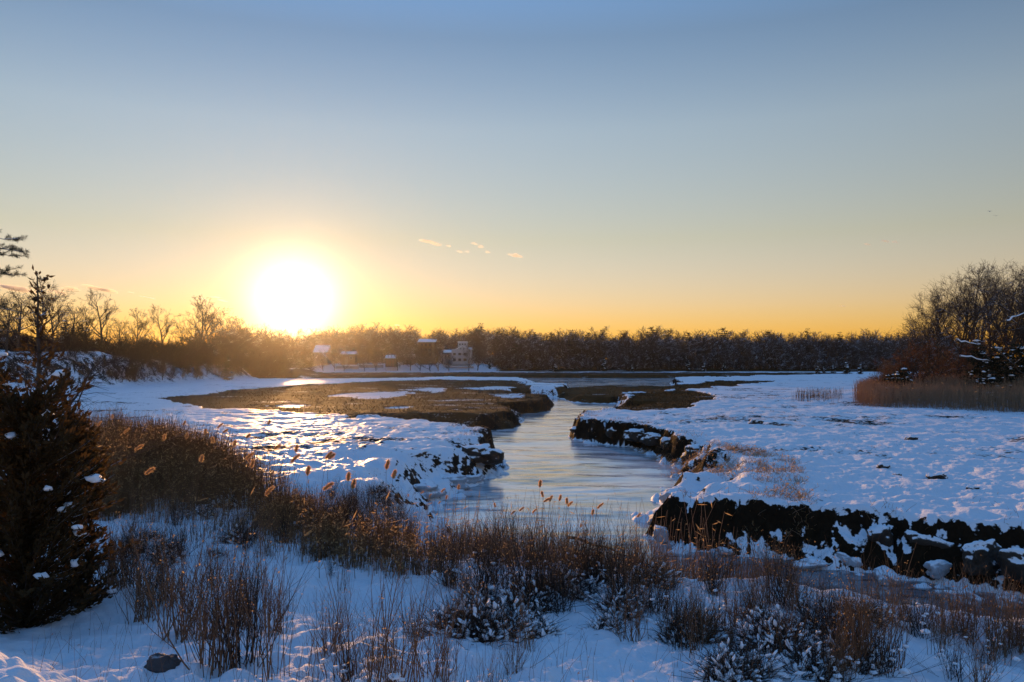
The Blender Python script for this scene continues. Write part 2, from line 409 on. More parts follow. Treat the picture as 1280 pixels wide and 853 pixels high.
def icemat():
    m, t, b = mat("icy_water")
    v = pos(t, .55, 1.5, 1)
    n1 = noise(t, .5, 5, v, .6); n2 = noise(t, 2.2, 5, pos(t, .5, 1.4, 1), .62); n3 = noise(t, .12, 3, pos(t, .6, 1.2, 1))
    slush = rng_map(t, mth(t, 'ADD', mth(t, 'MULTIPLY', n1, .9), mth(t, 'MULTIPLY', n3, .5)), .50, .76)
    # the reach under the steep right bank is open dark water with only a little slush
    sx = t.nodes.new("ShaderNodeSeparateXYZ"); t.links.new(pos(t), sx.inputs[0])
    opn = mth(t, 'MULTIPLY', rng_map(t, mth(t, 'ADD', sx.outputs[0], mth(t, 'MULTIPLY', n1, 5.0)), 5.5, 9.5), rng_map(t, sx.outputs[1], 34, 27))
    slush = mth(t, 'MULTIPLY', slush, mth(t, 'SUBTRACT', 1.0, mth(t, 'MULTIPLY', opn, .75)))
    c = mixc(t, slush, (.05, .06, .075), (.78, .80, .82))
    c = mixc(t, rng_map(t, n2, .30, .40), (.05, .06, .07), c)
    t.links.new(c, b.inputs["Base Color"])
    t.links.new(mth(t, 'ADD', mth(t, 'MULTIPLY', slush, .10), .04), b.inputs["Roughness"])
    b.inputs["IOR"].default_value = 1.45; b.inputs["Specular IOR Level"].default_value = .8
    bp = nd(t, "ShaderNodeBump"); bp.inputs["Strength"].default_value = .24; bp.inputs["Distance"].default_value = .04
    h = mth(t, 'ADD', mth(t, 'MULTIPLY', n2, .8), mth(t, 'MULTIPLY', noise(t, 7, 4, pos(t, .6, 1.3, 1)), .35))
    t.links.new(h, bp.inputs["Height"]); t.links.new(bp.outputs[0], b.inputs["Normal"])
    return m
M_GROUND = groundmat(); M_ICE = icemat()

# ------------------------------------------------------------------ ground sheet (polar grid round the viewpoint)
def build_ground():
    r = [0.6]
    while r[-1] < 1150:
        q = r[-1]; r.append(q * (1 + np.interp(math.log(q), [math.log(1), math.log(8), math.log(60), math.log(250), math.log(400), math.log(1000)], [.03, .0075, .0055, .006, .02, .06])))
    r = np.array(r)
    a = np.concatenate([np.linspace(-180, -50, 66)[:-1], np.linspace(-50, -37, 120)[:-1], np.linspace(-37, 37, 1150), np.linspace(37, 50, 120)[1:], np.linspace(50, 180, 66)[1:-1]])
    a = np.radians(a); nr, na = len(r), len(a)
    x = (r[:, None] * np.sin(a)[None]).ravel(); y = (r[:, None] * np.cos(a)[None]).ravel()
    z, d, brown, pond, bank, kd = terrain(x, y)
    rr = np.hypot(x, y)
    # snow-free tufts and clods on the marsh and along bank lips
    tn = fbm(x / .8, y / 1.0, 91, 3); tl = fbm(x / 7, y / 4, 95, 3)
    tuft = 0.34 + .26 * tn + .28 * tl + .11 * sst(25, 40, rr) * sst(180, 90, rr)
    lip = sst(2.2, .3, d) * sst(-.1, .3, d) * bank
    tuft = tuft + .16 * lip + .20 * sst(-1, 5, kd) * sst(18, 9, kd)
    tuft = tuft + .17 * sst(-.8, 1.2, sdf(LIP, x, y) + 1.2 * tn)
    tuft = tuft - .35 * sst(24, 15, rr) - .12 * sst(45, 25, rr)
    bk = np.maximum(bank, np.maximum(.75 * sst(0, 2, kd) , sst(0.0, .3, d) * sst(4, 1.5, d) * .8 * sst(15, 24, rr)))
    i = np.arange(nr - 1)[:, None] * na; j = np.arange(na)[None]; j2 = (j + 1) % na
    Q = np.stack([i + j, i + na + j, i + na + j2, i + j2], -1).reshape(-1, 4)[:, ::-1]
    V = np.stack([x, y, z], 1)
    V = np.vstack([V, [[0, 0, 2.4]]]); c = len(V) - 1
    T = np.stack([np.full(na, c), (np.arange(na) + 1) % na, np.arange(na)], 1)[:, ::-1]
    ex = lambda q: np.append(q, 0)
    me = mesh("ground", V, T, Q, [M_GROUND], None, True, dict(brown=ex(brown), pond=ex(pond), bank=ex(bk), tuft=ex(tuft), crust=ex(sst(22, 32, rr) * (1 - .6 * sst(-.2, .6, x / np.maximum(y, 1))))))
    o = link("ground", me); tag(o, kind="structure")
build_ground()
def build_water():
    xs = np.concatenate([np.linspace(-160, -32, 40)[:-1], np.linspace(-32, 45, 270), np.linspace(45, 130, 30)[1:]]); ys = np.concatenate([np.linspace(8, 12, 4)[:-1], np.geomspace(12, 330, 620)])
    X, Y = np.meshgrid(xs, ys); x, y = X.ravel(), Y.ravel(); nx = len(xs)
    near = sst(140, 60, y); z = WZ + near * (.045 * fbm(x / 3.2, y / 1.6, 401, 3) + .045 * np.maximum(fbm(x / .9, y / .5, 405, 4, .6), 0))
    V = np.stack([x, y, z], 1)
    i = np.arange(len(ys) - 1)[:, None] * nx + np.arange(nx - 1)[None]
    Q = np.stack([i, i + 1, i + nx + 1, i + nx], -1).reshape(-1, 4)
    tag(link("water", mesh("water", V, None, Q, [M_ICE], None, True)), kind="structure")
build_water()

# ------------------------------------------------------------------ haze
def build_haze():
    b = Bag(); b.box((-1300, -1300, -4), (1300, 1300, 34))
    m, t, p = mat("haze_air"); t.nodes.remove(p)
    v = t.nodes.new("ShaderNodeVolumePrincipled"); v.inputs["Color"].default_value = (.95, .95, .95, 1)
    v.inputs["Density"].default_value = HAZE_DENSITY; v.inputs["Anisotropy"].default_value = HAZE_G
    t.links.new(v.outputs[0], t.nodes["Material Output"].inputs["Volume"])
    tag(link("haze", b.build("haze", [m])), kind="stuff")
if HAZE_DENSITY > 0: build_haze()
#@@OBJECTS
# ------------------------------------------------------------------ trees
def bare_tree(seed, H, r0, nb=12, sub=(6, 5, 3), rmin=.012, lean=.06, fork=.2, upb=.10, wig=.16, spread=.46):
    """leafless broadleaf tree as lists of limb segments: (trunk and big limbs, fine branches)"""
    R = random.Random(seed); big, fine = [], []
    def go(p, d, Ln, r, lev):
        n = max(2, int(Ln / (H * (.07 if lev == 0 else .055 if lev == 1 else .05))) + (1 if lev < 2 else 0)); n = min(n, 10 if lev == 0 else 7)
        st = Ln / n; pts = [(p, r)]; q = p; dd = d
        w = wig * (.45 if lev == 0 else 1 + .25 * lev)
        dirs = []
        for i in range(n):
            dd = Vector((dd.x + R.gauss(0, w), dd.y + R.gauss(0, w), dd.z + R.gauss(0, w * .7) + upb * (1 if lev else .3))).normalized()
            q2 = q + dd * st; f = (i + 1) / n
            ra = max(r * (1 - .72 * (i / n)), rmin); rb = max(r * (1 - .72 * f), rmin * .75)
            (big if lev <= 1 else fine).append((*q, *q2, ra, rb)); q = q2; pts.append((q, rb)); dirs.append(dd.copy())
        if lev < 1 + len(sub):
            k = nb if lev == 0 else sub[lev - 1]
            k = max(1, int(k * R.uniform(.8, 1.2) + .5))
            for c in range(k):
                t = (fork + (1 - fork) * (c + R.random()) / k) if lev == 0 else R.uniform(.18, 1.0)
                t = min(t, .999); i = int(t * n); fr = t * n - i
                bp = pts[i][0].lerp(pts[i + 1][0], fr); br = pts[i][1] * .62
                dr = dirs[i]
                ang = math.radians(R.uniform(30, 62) if lev else R.uniform(28, 66) * (1.1 - .35 * t)); az = R.uniform(0, 6.283)
                a = dr.orthogonal().normalized(); b = dr.cross(a)
                nd_ = (dr * math.cos(ang) + (a * math.cos(az) + b * math.sin(az)) * math.sin(ang)).normalized()
                cl = (H * spread * (1.12 - .62 * t) if lev == 0 else Ln * R.uniform(.38, .62))
                go(bp, nd_, cl * R.uniform(.8, 1.15), max(br, rmin), lev + 1)
    go(Vector((0, 0, -.3)), Vector((R.gauss(0, lean), R.gauss(0, lean), 1)).normalized(), H * .80, r0, 0)
    # scale to height
    zm = max(s[5] for s in fine); k = H / zm
    f = lambda S_: [(s[0]*k, s[1]*k, s[2]*k, s[3]*k, s[4]*k, s[5]*k, s[6], s[7]) for s in S_]
    return f(big), f(fine)
def tree_thing(name, label, cat, seed, H, r0, group=None, leaves=None, bmat=None, tmat=None, **kw):
    big, fine = bare_tree(seed, H, r0, **kw)
    t = thing(name, label, cat, group=group)
    b = Bag(); b.segs(big, 6); link("trunk", b.build("trunk", [bmat or M_BARK], True), t)
    b = Bag(); b.segs(fine, 3)
    mats = [tmat or M_TWIG]
    if leaves:
        rng = np.random.default_rng(seed); a = np.array(fine); a = a[rng.integers(0, len(a), leaves[0])]
        c = a[:, 3:6] + rng.normal(0, .08, (len(a), 3))
        b.tri(*diamonds(c, rng.normal(0, 1, (len(a), 3)) + [0, 0, -.8], rng.uniform(.6, 1.3, len(a)) * leaves[1], leaves[1] * .3, rng), 1); mats.append(leaves[2])
    link("crown", b.build("crown", mats), t)
    return t
def far_mesh(seed, H, r0, bmat=M_BARK, tmat=M_FARTWIG, **kw):
    big, fine = bare_tree(seed, H, r0, **kw)
    b = Bag(); b.segs(big, 4, 0); b.segs(fine, 3, 1); return b.build("far_tree", [bmat, tmat])
def conifer_bag(seed, H, R0, nwh, per, spray, mleaf, density=1.0, shape=1.0, drop=.25, r0=None, gap=.10, flat=.5, rise=0.0):
    """evergreen: (trunk bag, foliage bag, list of branch tips for snow)"""
    rng = np.random.default_rng(seed); R = random.Random(seed)
    tb = Bag(); r0 = r0 or H * .016
    sg = []; q = Vector((0, 0, -.2)); n = 10
    for i in range(n):
        q2 = Vector((q.x + R.gauss(0, H * .006), q.y + R.gauss(0, H * .006), H * (i + 1) / n)); sg.append((*q, *q2, r0 * (1 - .9 * i / n), r0 * (1 - .9 * (i + 1) / n))); q = q2
    br = []; cs = []; ax = []; sz = []; tips = []
    for w in range(nwh):
        f = gap + (1 - gap) * (w + R.uniform(-.3, .3)) / nwh; z = max(.05, f) * H
        Lb = R0 * ((1 - f) ** shape) * (1.0 if f > gap + .12 else .75) + .04 * H * .3
        for k in range(per):
            if R.random() < .12: continue
            az = R.uniform(0, 6.283); L_ = Lb * R.uniform(.55, 1.12); dz = R.uniform(-drop, drop * .7) + rise * R.uniform(.3, 1.3)
            p = Vector((0, 0, z)); d = Vector((math.cos(az), math.sin(az), dz)).normalized(); m = 4
            for i in range(m):
                p2 = p + d * (L_ / m); rr = max(.004, r0 * .28 * (1 - f * .6) * (1 - i / m))
                br.append((*p, *p2, rr, rr * .7))
                nn = max(1, int(density * (L_ / m) / spray * 7))
                for _ in range(nn):
                    t = R.random(); c = p.lerp(p2, t); jit = spray * .45 * (1.2 - i / m)
                    cs.append((c.x + R.gauss(0, jit), c.y + R.gauss(0, jit), c.z + R.gauss(0, jit * flat)))
                    ax.append((d.x + R.gauss(0, .6), d.y + R.gauss(0, .6), d.z + R.gauss(.15, .45))); sz.append(spray * R.uniform(.6, 1.3))
                p = p2; d = Vector((d.x + R.gauss(0, .12), d.y + R.gauss(0, .12), d.z + .08)).normalized()
            tips.append((p.x, p.y, p.z, L_))
    tb.segs(sg, 6); tb.segs(br, 3)
    fb = Bag(); sz = np.array(sz); fb.tri(*diamonds(np.array(cs), np.array(ax), sz, sz * .22, rng))
    return tb, fb, tips
def blob(c, r, sq, seed, n=1):
    """lumpy snow clump"""
    V = []; T = []
    import bmesh
    bm = bmesh.new(); bmesh.ops.create_icosphere(bm, subdivisions=2, radius=1)
    rng = random.Random(seed); o = [rng.uniform(0, 50) for _ in range(3)]
    from mathutils import noise as mn
    for v in bm.verts:
        k = 1 + .75 * mn.noise(v.co * 1.3 + Vector(o)) + .35 * mn.noise(v.co * 2.9 + Vector(o))
        p = v.co * k; z = p.z * sq * (1 if p.z > 0 else .45)
        V.append((c[0] + p.x * r, c[1] + p.y * r * 1.0, c[2] + z * r))
    bm.verts.index_update()
    T = [[v.index for v in f.verts] for f in bm.faces]; bm.free()
    return np.array(V), np.array(T)

RND = random.Random(7)
# far woods across the marsh
oak = [far_mesh(100 + i, H, H * .016, nb=15, sub=(7, 5), rmin=.038, upb=.12, fork=.10) for i, H in enumerate((15.5, 16.5, 14, 17.5, 15, 16))]
brush = [far_mesh(130 + i, H, .09, nb=14, sub=(5, 4), rmin=.03, fork=.02, spread=.5) for i, H in enumerate((4.5, 5.5, 6.5))]
def pine_mesh(seed, H):
    tb, fb, tips = conifer_bag(seed, H, H * .26, 13, 6, .55, M_PINE, .8, .55, .15, H * .014, .42, .45)
    b = Bag(); b.V = tb.V + fb.V; b.n = tb.n + fb.n; b.Q = tb.Q; b.mq = tb.mq; b.T = [t + tb.n for t in fb.T]; b.mt = [m + 1 for m in fb.mt]
    return b.build("far_pine", [M_BARK, M_PINE])
pines = [pine_mesh(150, 18), pine_mesh(151, 17)]
def snowy_conifer_mesh(seed, H, R0, mleaf=None, nsnow=10, spray=.3):
    mleaf = mleaf or M_GREEN
    tb, fb, tips = conifer_bag(seed, H, R0, 14, 8, spray, mleaf, 1.0, .8, .2, None, .04)
    b = Bag(); b.V = tb.V + fb.V; b.n = tb.n + fb.n; b.Q = tb.Q; b.mq = tb.mq; b.T = [t + tb.n for t in fb.T]; b.mt = [m + 1 for m in fb.mt]
    R = random.Random(seed)
    for i, t in enumerate(R.sample(tips, min(nsnow, len(tips)))):
        V, T = blob((t[0] * .8, t[1] * .8, t[2] + spray * .2), spray * R.uniform(.7, 1.5), .45, seed * 31 + i); b.tri(V, T, 2)
    return b.build("snowy_evergreen", [M_BARK, mleaf, M_SNOW], False)
cedars_far = [snowy_conifer_mesh(160, 5.5, 1.7), snowy_conifer_mesh(161, 3.6, 1.5)]

G_FAR = "leafless trees of the woods across the marsh"
def place(name, me, loc, label, cat, group=None, sc=1.0, rz=None):
    o = link(name, me, None, loc); o.rotation_euler = (0, 0, RND.uniform(0, 6.283) if rz is None else rz)
    o.scale = (sc, sc, sc) if isinstance(sc, (int, float)) else sc
    return tag(o, label, cat, group)
pts = []
for row, (Y, n) in enumerate(((337, 78), (346, 80), (357, 70), (370, 66))):
    for k in range(n):
        px = 285 + (1180 - 285) * (k + RND.uniform(.1, .9)) / n
        if row == 0 and (553 < px < 604 or 384 < px < 416 or 420 < px < 448 or 516 < px < 548): continue
        y = Y + RND.uniform(-4, 4) + 5 * math.sin(px * .02); pts.append((px, y, row))
X_ = np.array([(px - 640) / F * y for px, y, r in pts]); Y_ = np.array([p[1] for p in pts]); Zf = terrain(X_, Y_)[0]
for (px, y, row), x, z in zip(pts, X_, Zf):
    left = px < 600
    place("leafless_tree", RND.choice(oak), (x, y, z - .2), "leafless tree in the " + ("sunlit woods behind the shore houses" if left else "dark woods on the far side of the marsh"), "tree",
          G_FAR + (" behind the houses" if left else ""), (lambda k: (k * 1.25, k * 1.25, k))(RND.choice((.72, .82, .9, .96, 1.0, 1.05, 1.12)) * RND.uniform(.96, 1.04) * (.95 if px > 1000 else 1.0)))
for i, px in enumerate((645, 716, 735, 752, 815, 832, 838, 600, 905, 668, 690, 780, 860, 930, 960, 1010, 622, 1050)):
    y = 348 + RND.uniform(-5, 8); x = (px - 640) / F * y
    place("pine_tree", pines[i % 2], (x, y, gz(x, y)), "dark pine rising just above the far leafless treetops", "tree", "pines among the far woods", RND.uniform(.8, 1.06))
# undergrowth and the unbroken mass of the woods further back: nobody could count these
def scatter(name, me_list, spots, mats):
    Vs, Ts, Qs, mt, mq, n = [], [], [], [], [], 0
    cache = []
    for me in me_list:
        V = np.zeros(len(me.vertices) * 3, np.float32); me.vertices.foreach_get("co", V)
        q = np.zeros(len(me.loops), np.int32); me.loops.foreach_get("vertex_index", q)
        m = np.zeros(len(me.polygons), np.int32); me.polygons.foreach_get("material_index", m)
        cache.append((V.reshape(-1, 3), q.reshape(-1, 4), m))
    for (x, y, z, rz, sx, sz, k) in spots:
        V, q, m = cache[k % len(cache)]; c, s_ = math.cos(rz), math.sin(rz)
        Vs.append(np.stack([(V[:, 0] * c - V[:, 1] * s_) * sx + x, (V[:, 0] * s_ + V[:, 1] * c) * sx + y, V[:, 2] * sz + z], 1)); Qs.append(q + n); mq.append(m); n += len(V)
    return link(name, mesh(name, np.concatenate(Vs), None, np.concatenate(Qs), mats, np.concatenate(mq)))
sp = []
for k in range(680):
    px = RND.uniform(270, 1200); y = 328 + RND.random() ** 1.5 * 45
    if (550 < px < 606 or 384 < px < 500 or 516 < px < 548) and y < 336: continue
    x = (px - 640) / F * y; s_ = RND.uniform(.55, 1.25); sp.append((x, y, gz(x, y) - .2, RND.uniform(0, 6.28), s_ * 1.25, s_, k))
tag(scatter("undergrowth", brush, sp, [M_BARK, M_FARTWIG]), kind="stuff")
sp = []
for k in range(230):
    px = RND.uniform(250, 1230); y = RND.uniform(374, 440); x = (px - 640) / F * y
    s_ = RND.uniform(.85, 1.02) * (362 / y) ** -.6 * np.interp(px, [600, 1000], [1, .93]); sp.append((x, y, gz(x, y) - .3, RND.uniform(0, 6.28), s_ * 1.2, s_, k))
tag(scatter("deep_woods", oak, sp, [M_BARK, M_FARTWIG]), kind="stuff")
for i, (px, y, h) in enumerate(((612, 322, .7), (694, 320, .8), (755, 318, 1.0), (790, 318, .7), (860, 318, .9), (880, 319, .9), (905, 318, .7), (1058, 250, 1.0), (1042, 255, .75), (1075, 246, .8), (1030, 262, .6), (1022, 268, .7))):
    x = (px - 640) / F * y
    lab = "small snow-dusted evergreen at the edge of the far woods" if px < 1000 else "dark snow-dusted evergreen beside the right-hand end of the far woods"
    place("evergreen_tree", cedars_far[i % 2], (x, y, gz(x, y)), lab, "tree", "evergreens at the edge of the far woods" if px < 1000 else "evergreens by the right end of the far woods", h)

for i, (px, y, s_) in enumerate(((548, 317, .72), (597, 318, .8), (561, 316, .55), (586, 317, .6), (525, 318, .7), (538, 317, .62), (513, 318, .7), (470, 318, .6), (456, 317, .66), (430, 316, .5), (404, 318, .6), (418, 318, .7), (497, 318, .75))):
    x = (px - 640) / F * y; place("leafless_tree", oak[i % 6], (x, y, gz(x, y) - .1), "bare young tree standing in front of the far shore's houses", "tree", "young trees in front of the houses", s_)
# woods on the left bluff
loak = [tree_thing("leafless_tree", "x", "tree", 200 + i, H, H * .02, nb=12, sub=(6, 5, 2), rmin=.014, upb=.13, fork=.12) for i, H in enumerate((9.5, 8.5, 10.0))]
lbrush = [far_mesh(230 + i, H, .07, nb=16, sub=(6, 5), rmin=.016, fork=.02, spread=.5, tmat=M_DARKTWIG) for i, H in enumerate((3.2, 4.2, 5.2))]
used = [False] * 3
def put(protos, used, i, loc, rz, sc, label, group=None):
    i %= len(protos)
    if not used[i]:
        used[i] = True; o = protos[i]; o.location = loc; o.rotation_euler = (0, 0, rz); o.scale = (sc,) * 3; o["label"] = label
        if group: o["group"] = group
        return o
    return dup(protos[i], loc, rz, sc, label, group)
# px of trunk, py of top, distance
for i, (px, top, Y, lab) in enumerate(((22, 352, 112, "leafless tree behind the rust-leaved cedar leader at the left edge"), (48, 345, 120, "leafless tree with snow-lined limbs near the left edge on the bluff"), (66, 358, 116, "crooked leafless tree with snow along its lower limbs on the bluff"), (90, 372, 135, "slender leafless tree left of the broad-crowned one on the bluff"),
        (104, 382, 140, "small leafless tree close beside the broad-crowned one on the bluff"), (127, 358, 140, "broad-crowned leafless tree on the left bluff, standing clear against the sky"), (148, 392, 150, "short leafless tree just right of the broad-crowned tree"), (168, 384, 158, "thin bare tree between the broad-crowned tree and the upright one"), (204, 378, 165, "upright leafless tree standing alone in the gap on the bluff"),
        (226, 398, 175, "low leafless tree left of the dark full tree on the bluff"), (247, 368, 172, "tall full-crowned leafless tree nearest the sun on its left"), (262, 376, 178, "leafless tree just behind the full-crowned tree left of the sun"), (276, 388, 185, "leafless tree on the bluff at the lower left edge of the sun's glare"), (293, 394, 192, "last leafless tree of the bluff before the sun"), (312, 402, 205, "low tree in the sun's glare at the tip of the bluff"), (8, 365, 105, "leafless tree at the extreme left edge of the bluff"), (-25, 350, 110, "leafless tree beyond the left edge of the picture"), (-60, 350, 112, "second leafless tree beyond the left edge of the picture"))):
    x = (px - 640) / F * Y; z = gz(x, Y); zt = at(px, top, Y)[2]
    put(loak, used, i, (x, Y, z - .1), i * 2.1, max(.25, (zt - z) / (9.5, 8.5, 10.0)[i % 3]), lab)
sp = []
for k in range(420):
    px = RND.uniform(-80, 350); f = RND.random()
    Y = np.interp(px, [-80, 60, 130, 200, 270, 345], [104, 122, 128, 150, 170, 208]) + 4 + f * 30
    x = (px - 640) / F * Y; z = gz(x, Y); zt = at(px, np.interp(px, [0, 120, 200, 300, 345], [408, 420, 424, 416, 422]) + RND.uniform(0, 22), Y)[2]
    k_ = (zt - z) / 4.6
    if k_ > .25: sp.append((x, Y, z - .15, RND.uniform(0, 6.28), max(k_, .6) * 1.1, k_, k))
tag(scatter("undergrowth", lbrush, sp, [M_BARK, M_DARKTWIG]), kind="stuff")
n = 0
for k in range(60):
    px = RND.uniform(-60, 345); f = RND.random()
    Y = np.interp(px, [-60, 60, 130, 200, 270, 345], [108, 128, 134, 156, 176, 214]) + f * 34
    x = (px - 640) / F * Y; z = gz(x, Y)
    top = np.interp(px, [0, 120, 200, 300, 345], [402, 412, 414, 408, 415]) + RND.uniform(0, 20)
    zt = at(px, top, Y)[2]; s = (zt - z) / 4.6
    if s < .3: continue
    place("leafless_shrub", RND.choice(lbrush), (x, Y, z - .1), "leafless brown shrub in the thicket on top of the left bluff", "shrub", "shrubs of the thicket on the left bluff", min(s, 1.5))
for px, py, s in tuple((RND.uniform(20, 345), RND.uniform(452, 480), RND.uniform(.35, .95)) for k in range(110)) + ((110, 462, .5), (122, 470, .45), (186, 462, .55), (176, 470, .5), (205, 470, .5), (242, 470, .75), (236, 473, .6), (250, 473, .5), (283, 465, .9), (297, 470, .4), (318, 471, .35), (335, 472, .4), (98, 480, .4), (190, 478, .35)):
    Y = np.interp(px, [60, 130, 200, 270, 345], [121, 124, 146, 164, 210]) + (475 - py) * .4; x = (px - 640) / F * Y
    place("leafless_shrub", RND.choice(lbrush), (x, Y, gz(x, Y) - .1), "small bare shrub poking through the snow on the bluff's slope", "shrub", "shrubs on the bluff's snowy slope", s)
place("evergreen_tree", snowy_conifer_mesh(170, 5.0, 1.8, None, 4), (lambda Y, px: ((px - 640) / F * Y, Y, gz((px - 640) / F * Y, Y)))(168, 284), "squat dark evergreen on the bluff's slope under the sun", "tree")
place("evergreen_tree", snowy_conifer_mesh(171, 5.5, 1.5, None, 3), (lambda Y, px: ((px - 640) / F * Y, Y, gz((px - 640) / F * Y, Y)))(138, 82), "dark pointed evergreen among the leafless trees of the bluff", "tree")

# woods on the right
roak = [tree_thing("leafless_tree", "x", "tree", 300 + i, H, .19, nb=14, sub=(6, 6, 4), rmin=.009, upb=.15, fork=.16, lean=.05) for i, H in enumerate((13, 12, 14))]
used = [False] * 3
for i, (px, top, Y, rz, lab) in enumerate(((1160, 378, 84, 1.2, "outermost leaning leafless tree at the left end of the right-hand woods"), (1172, 358, 88, 2.0, "leafless tree second from the left end of the right-hand woods"), (1196, 338, 86, .3, "tall leafless tree rising above the russet-leaved oaks"), (1215, 326, 82, 4.0, "tall thin-branched leafless tree behind the dark snowy cedar"), (1236, 322, 88, 5.0, "tallest leafless tree of the right-hand woods, near the edge"),
        (1256, 330, 80, .9, "leafless tree over the big dark snow-laden evergreen on the right"), (1274, 320, 84, 3.0, "leafless tree at the very right edge of the picture"), (1296, 318, 82, 2.2, "leafless tree crossing the right picture edge"), (1186, 348, 100, 3.6, "leafless tree set back behind the front row on the right"), (1226, 330, 102, 1.5, "leafless tree far back in the middle of the right-hand woods"), (1262, 326, 104, .2, "leafless tree far back near the right edge"), (1320, 320, 86, 4.4, "leafless tree outside the right edge"), (1350, 320, 90, 4.9, "second leafless tree outside the right edge"), (1148, 392, 112, 4.2, "low leafless tree furthest back where the right woods meet the far woods"), (1130, 402, 130, 1.2, "small leafless tree between the far woods and the right woods"), (1205, 345, 94, 2.7, "leafless tree filling the gap behind the russet oaks"))):
    x = (px - 640) / F * Y; z = gz(x, Y); zt = at(px, top, Y)[2]
    put(roak, used, i, (x, Y, z - .1), rz, (zt - z) / (13, 12, 14)[i % 3], lab)
rus = [tree_thing("russet_oak", "x", "tree", 330 + i, 6, .08, nb=14, sub=(6, 4), rmin=.010, fork=.05, leaves=(1500, .13, M_RUSSET), tmat=M_TWIG) for i in range(2)]
used = [False] * 2
for i, (px, top, Y, lab) in enumerate(((1118, 440, 80, "low russet-leaved oak at the left end of the right-hand woods"), (1135, 428, 79, "russet-leaved oak second from the left"), (1152, 432, 77, "rounded russet-leaved oak above the snow-laden juniper"), (1170, 418, 78, "brightest rust-red oak in the middle of its row"), (1190, 412, 80, "tallest russet-leaved oak, left of the dark cedar"), (1206, 430, 82, "russet-leaved oak partly hidden behind the dark cedar"), (1246, 420, 84, "russet oak behind the dark snow-laden evergreens"), (1275, 410, 84, "russet oak at the right edge"), (1096, 446, 95, "small brown-leaved oak by the far end of the reeds"))):
    x = (px - 640) / F * Y; z = gz(x, Y); zt = at(px, top, Y)[2]
    put(rus, used, i, (x, Y, z), i * 1.7, (zt - z) / 6, lab)
rbrush = [far_mesh(350 + i, H, .05, nb=18, sub=(7, 5), rmin=.010, fork=.02, spread=.5, tmat=M_REDTWIG) for i, H in enumerate((3.2, 4.2))]
for k in range(40):
    px = RND.uniform(1080, 1340); Y = RND.uniform(76, 112); x = (px - 640) / F * Y
    place("leafless_shrub", rbrush[k % 2], (x, Y, gz(x, Y)), "leafless brown shrub in the undergrowth of the right-hand woods", "shrub", "undergrowth shrubs of the right-hand woods", RND.uniform(.7, 1.25) * np.interp(px, [1080, 1140], [.5, 1]))
def conifer_thing(seed, H, R0, label, loc, nsnow=16, spray=.22, whs=20, per=9, leaf=None, group=None, shape=.7, snow_r=(.6, 1.6), dens=1.0, name="evergreen_tree", rise=0.0, ssq=.5):
    leaf = leaf or M_GREEN
    t = thing(name, label, "tree", loc, 0, group)
    tb, fb, tips = conifer_bag(seed, H, R0, whs, per, spray, leaf, dens, shape, .25, None, .01, .5, rise)
    link("trunk", tb.build("trunk", [M_BARK]), t); link("crown", fb.build("crown", [leaf]), t)
    R = random.Random(seed)
    for i, q in enumerate(R.sample(tips, min(nsnow, len(tips)))):
        k = R.uniform(.7, .95)
        V, T = blob((0, 0, 0), spray * R.uniform(*snow_r), ssq, seed * 37 + i); V = V * np.array([R.uniform(.8, 1.7), R.uniform(.8, 1.5), 1])
        o = link("snow_clump", mesh("snow_clump", V, T, None, [M_SNOW], None, True), t, (q[0] * k, q[1] * k, q[2] + spray * .15))
    return t
for i, (px, top, Y, R0, ns, lab) in enumerate(((1222, 424, 74, 1.5, 14, "tall dark cedar with snow patches standing behind the reeds"), (1246, 432, 72, 2.2, 26, "broad dark evergreen laden with snow at the right"), (1272, 428, 73, 2.0, 20, "dark snowy evergreen at the right picture edge"), (1236, 462, 70, 1.8, 22, "low spreading evergreen with thick snow at the back of the reeds"), (1128, 459, 76, 1.9, 26, "low juniper bowed under snow at the left end of the reeds"), (1112, 466, 79, 1.3, 14, "small snow-topped juniper left of the bowed one"), (1300, 425, 74, 2.0, 12, "dark evergreen beyond the right picture edge"))):
    x = (px - 640) / F * Y; z = gz(x, Y); H = at(px, top, Y)[2] - z
    conifer_thing(400 + i, H, R0, lab, (x, Y, z), ns, .22, max(8, int(H * 3.4)), 10, None, None, .7, (.3, .95), 1.0, 'evergreen_tree', .1, .55)
# snow-covered broken limbs across the right wood's edge
for i, (a, b, Y, lab) in enumerate((((1196, 425), (1226, 432), 72, "broken limb with a thick ridge of snow, the longest above the reeds"), ((1258, 402), (1280, 392), 76, "slanting snow-lined limb high at the right edge"), ((1200, 446), (1240, 452), 71, "broken limb with snow lying across the dark evergreen"), ((1238, 432), (1282, 468), 70.5, "bare fallen trunk leaning down to the right edge"))):
    p0, p1 = at(*a, Y), at(*b, Y + 1.0); m = 6; R = random.Random(500 + i)
    t = thing("broken_limb", lab, "branch", tuple(p0)); d = (p1 - p0); q = np.zeros(3); sg = []; sn = []
    for k in range(m):
        q2 = d * (k + 1) / m + np.array([0, R.gauss(0, .06), R.gauss(0, .07)]); rr = .09 * (1 - .6 * k / m); sg.append((*q, *q2, rr, rr * .9))
        if i < 3: sn.append((q[0], q[1], q[2] + rr * .9, q2[0], q2[1], q2[2] + rr * .9, rr * 1.1, rr * 1.0))
        if k > 1: e = q2 + np.array([R.uniform(-.8, .8), R.uniform(-.5, .5), R.uniform(.1, .7)]); sg.append((*q2, *e, .03, .012))
        q = q2
    bb = Bag(); bb.segs(sg, 6); link("wood", bb.build("wood", [M_BARK], True), t)
    if sn: bb = Bag(); bb.segs(sn, 6); link("snow_ridge", bb.build("snow_ridge", [M_SNOW], True), t)
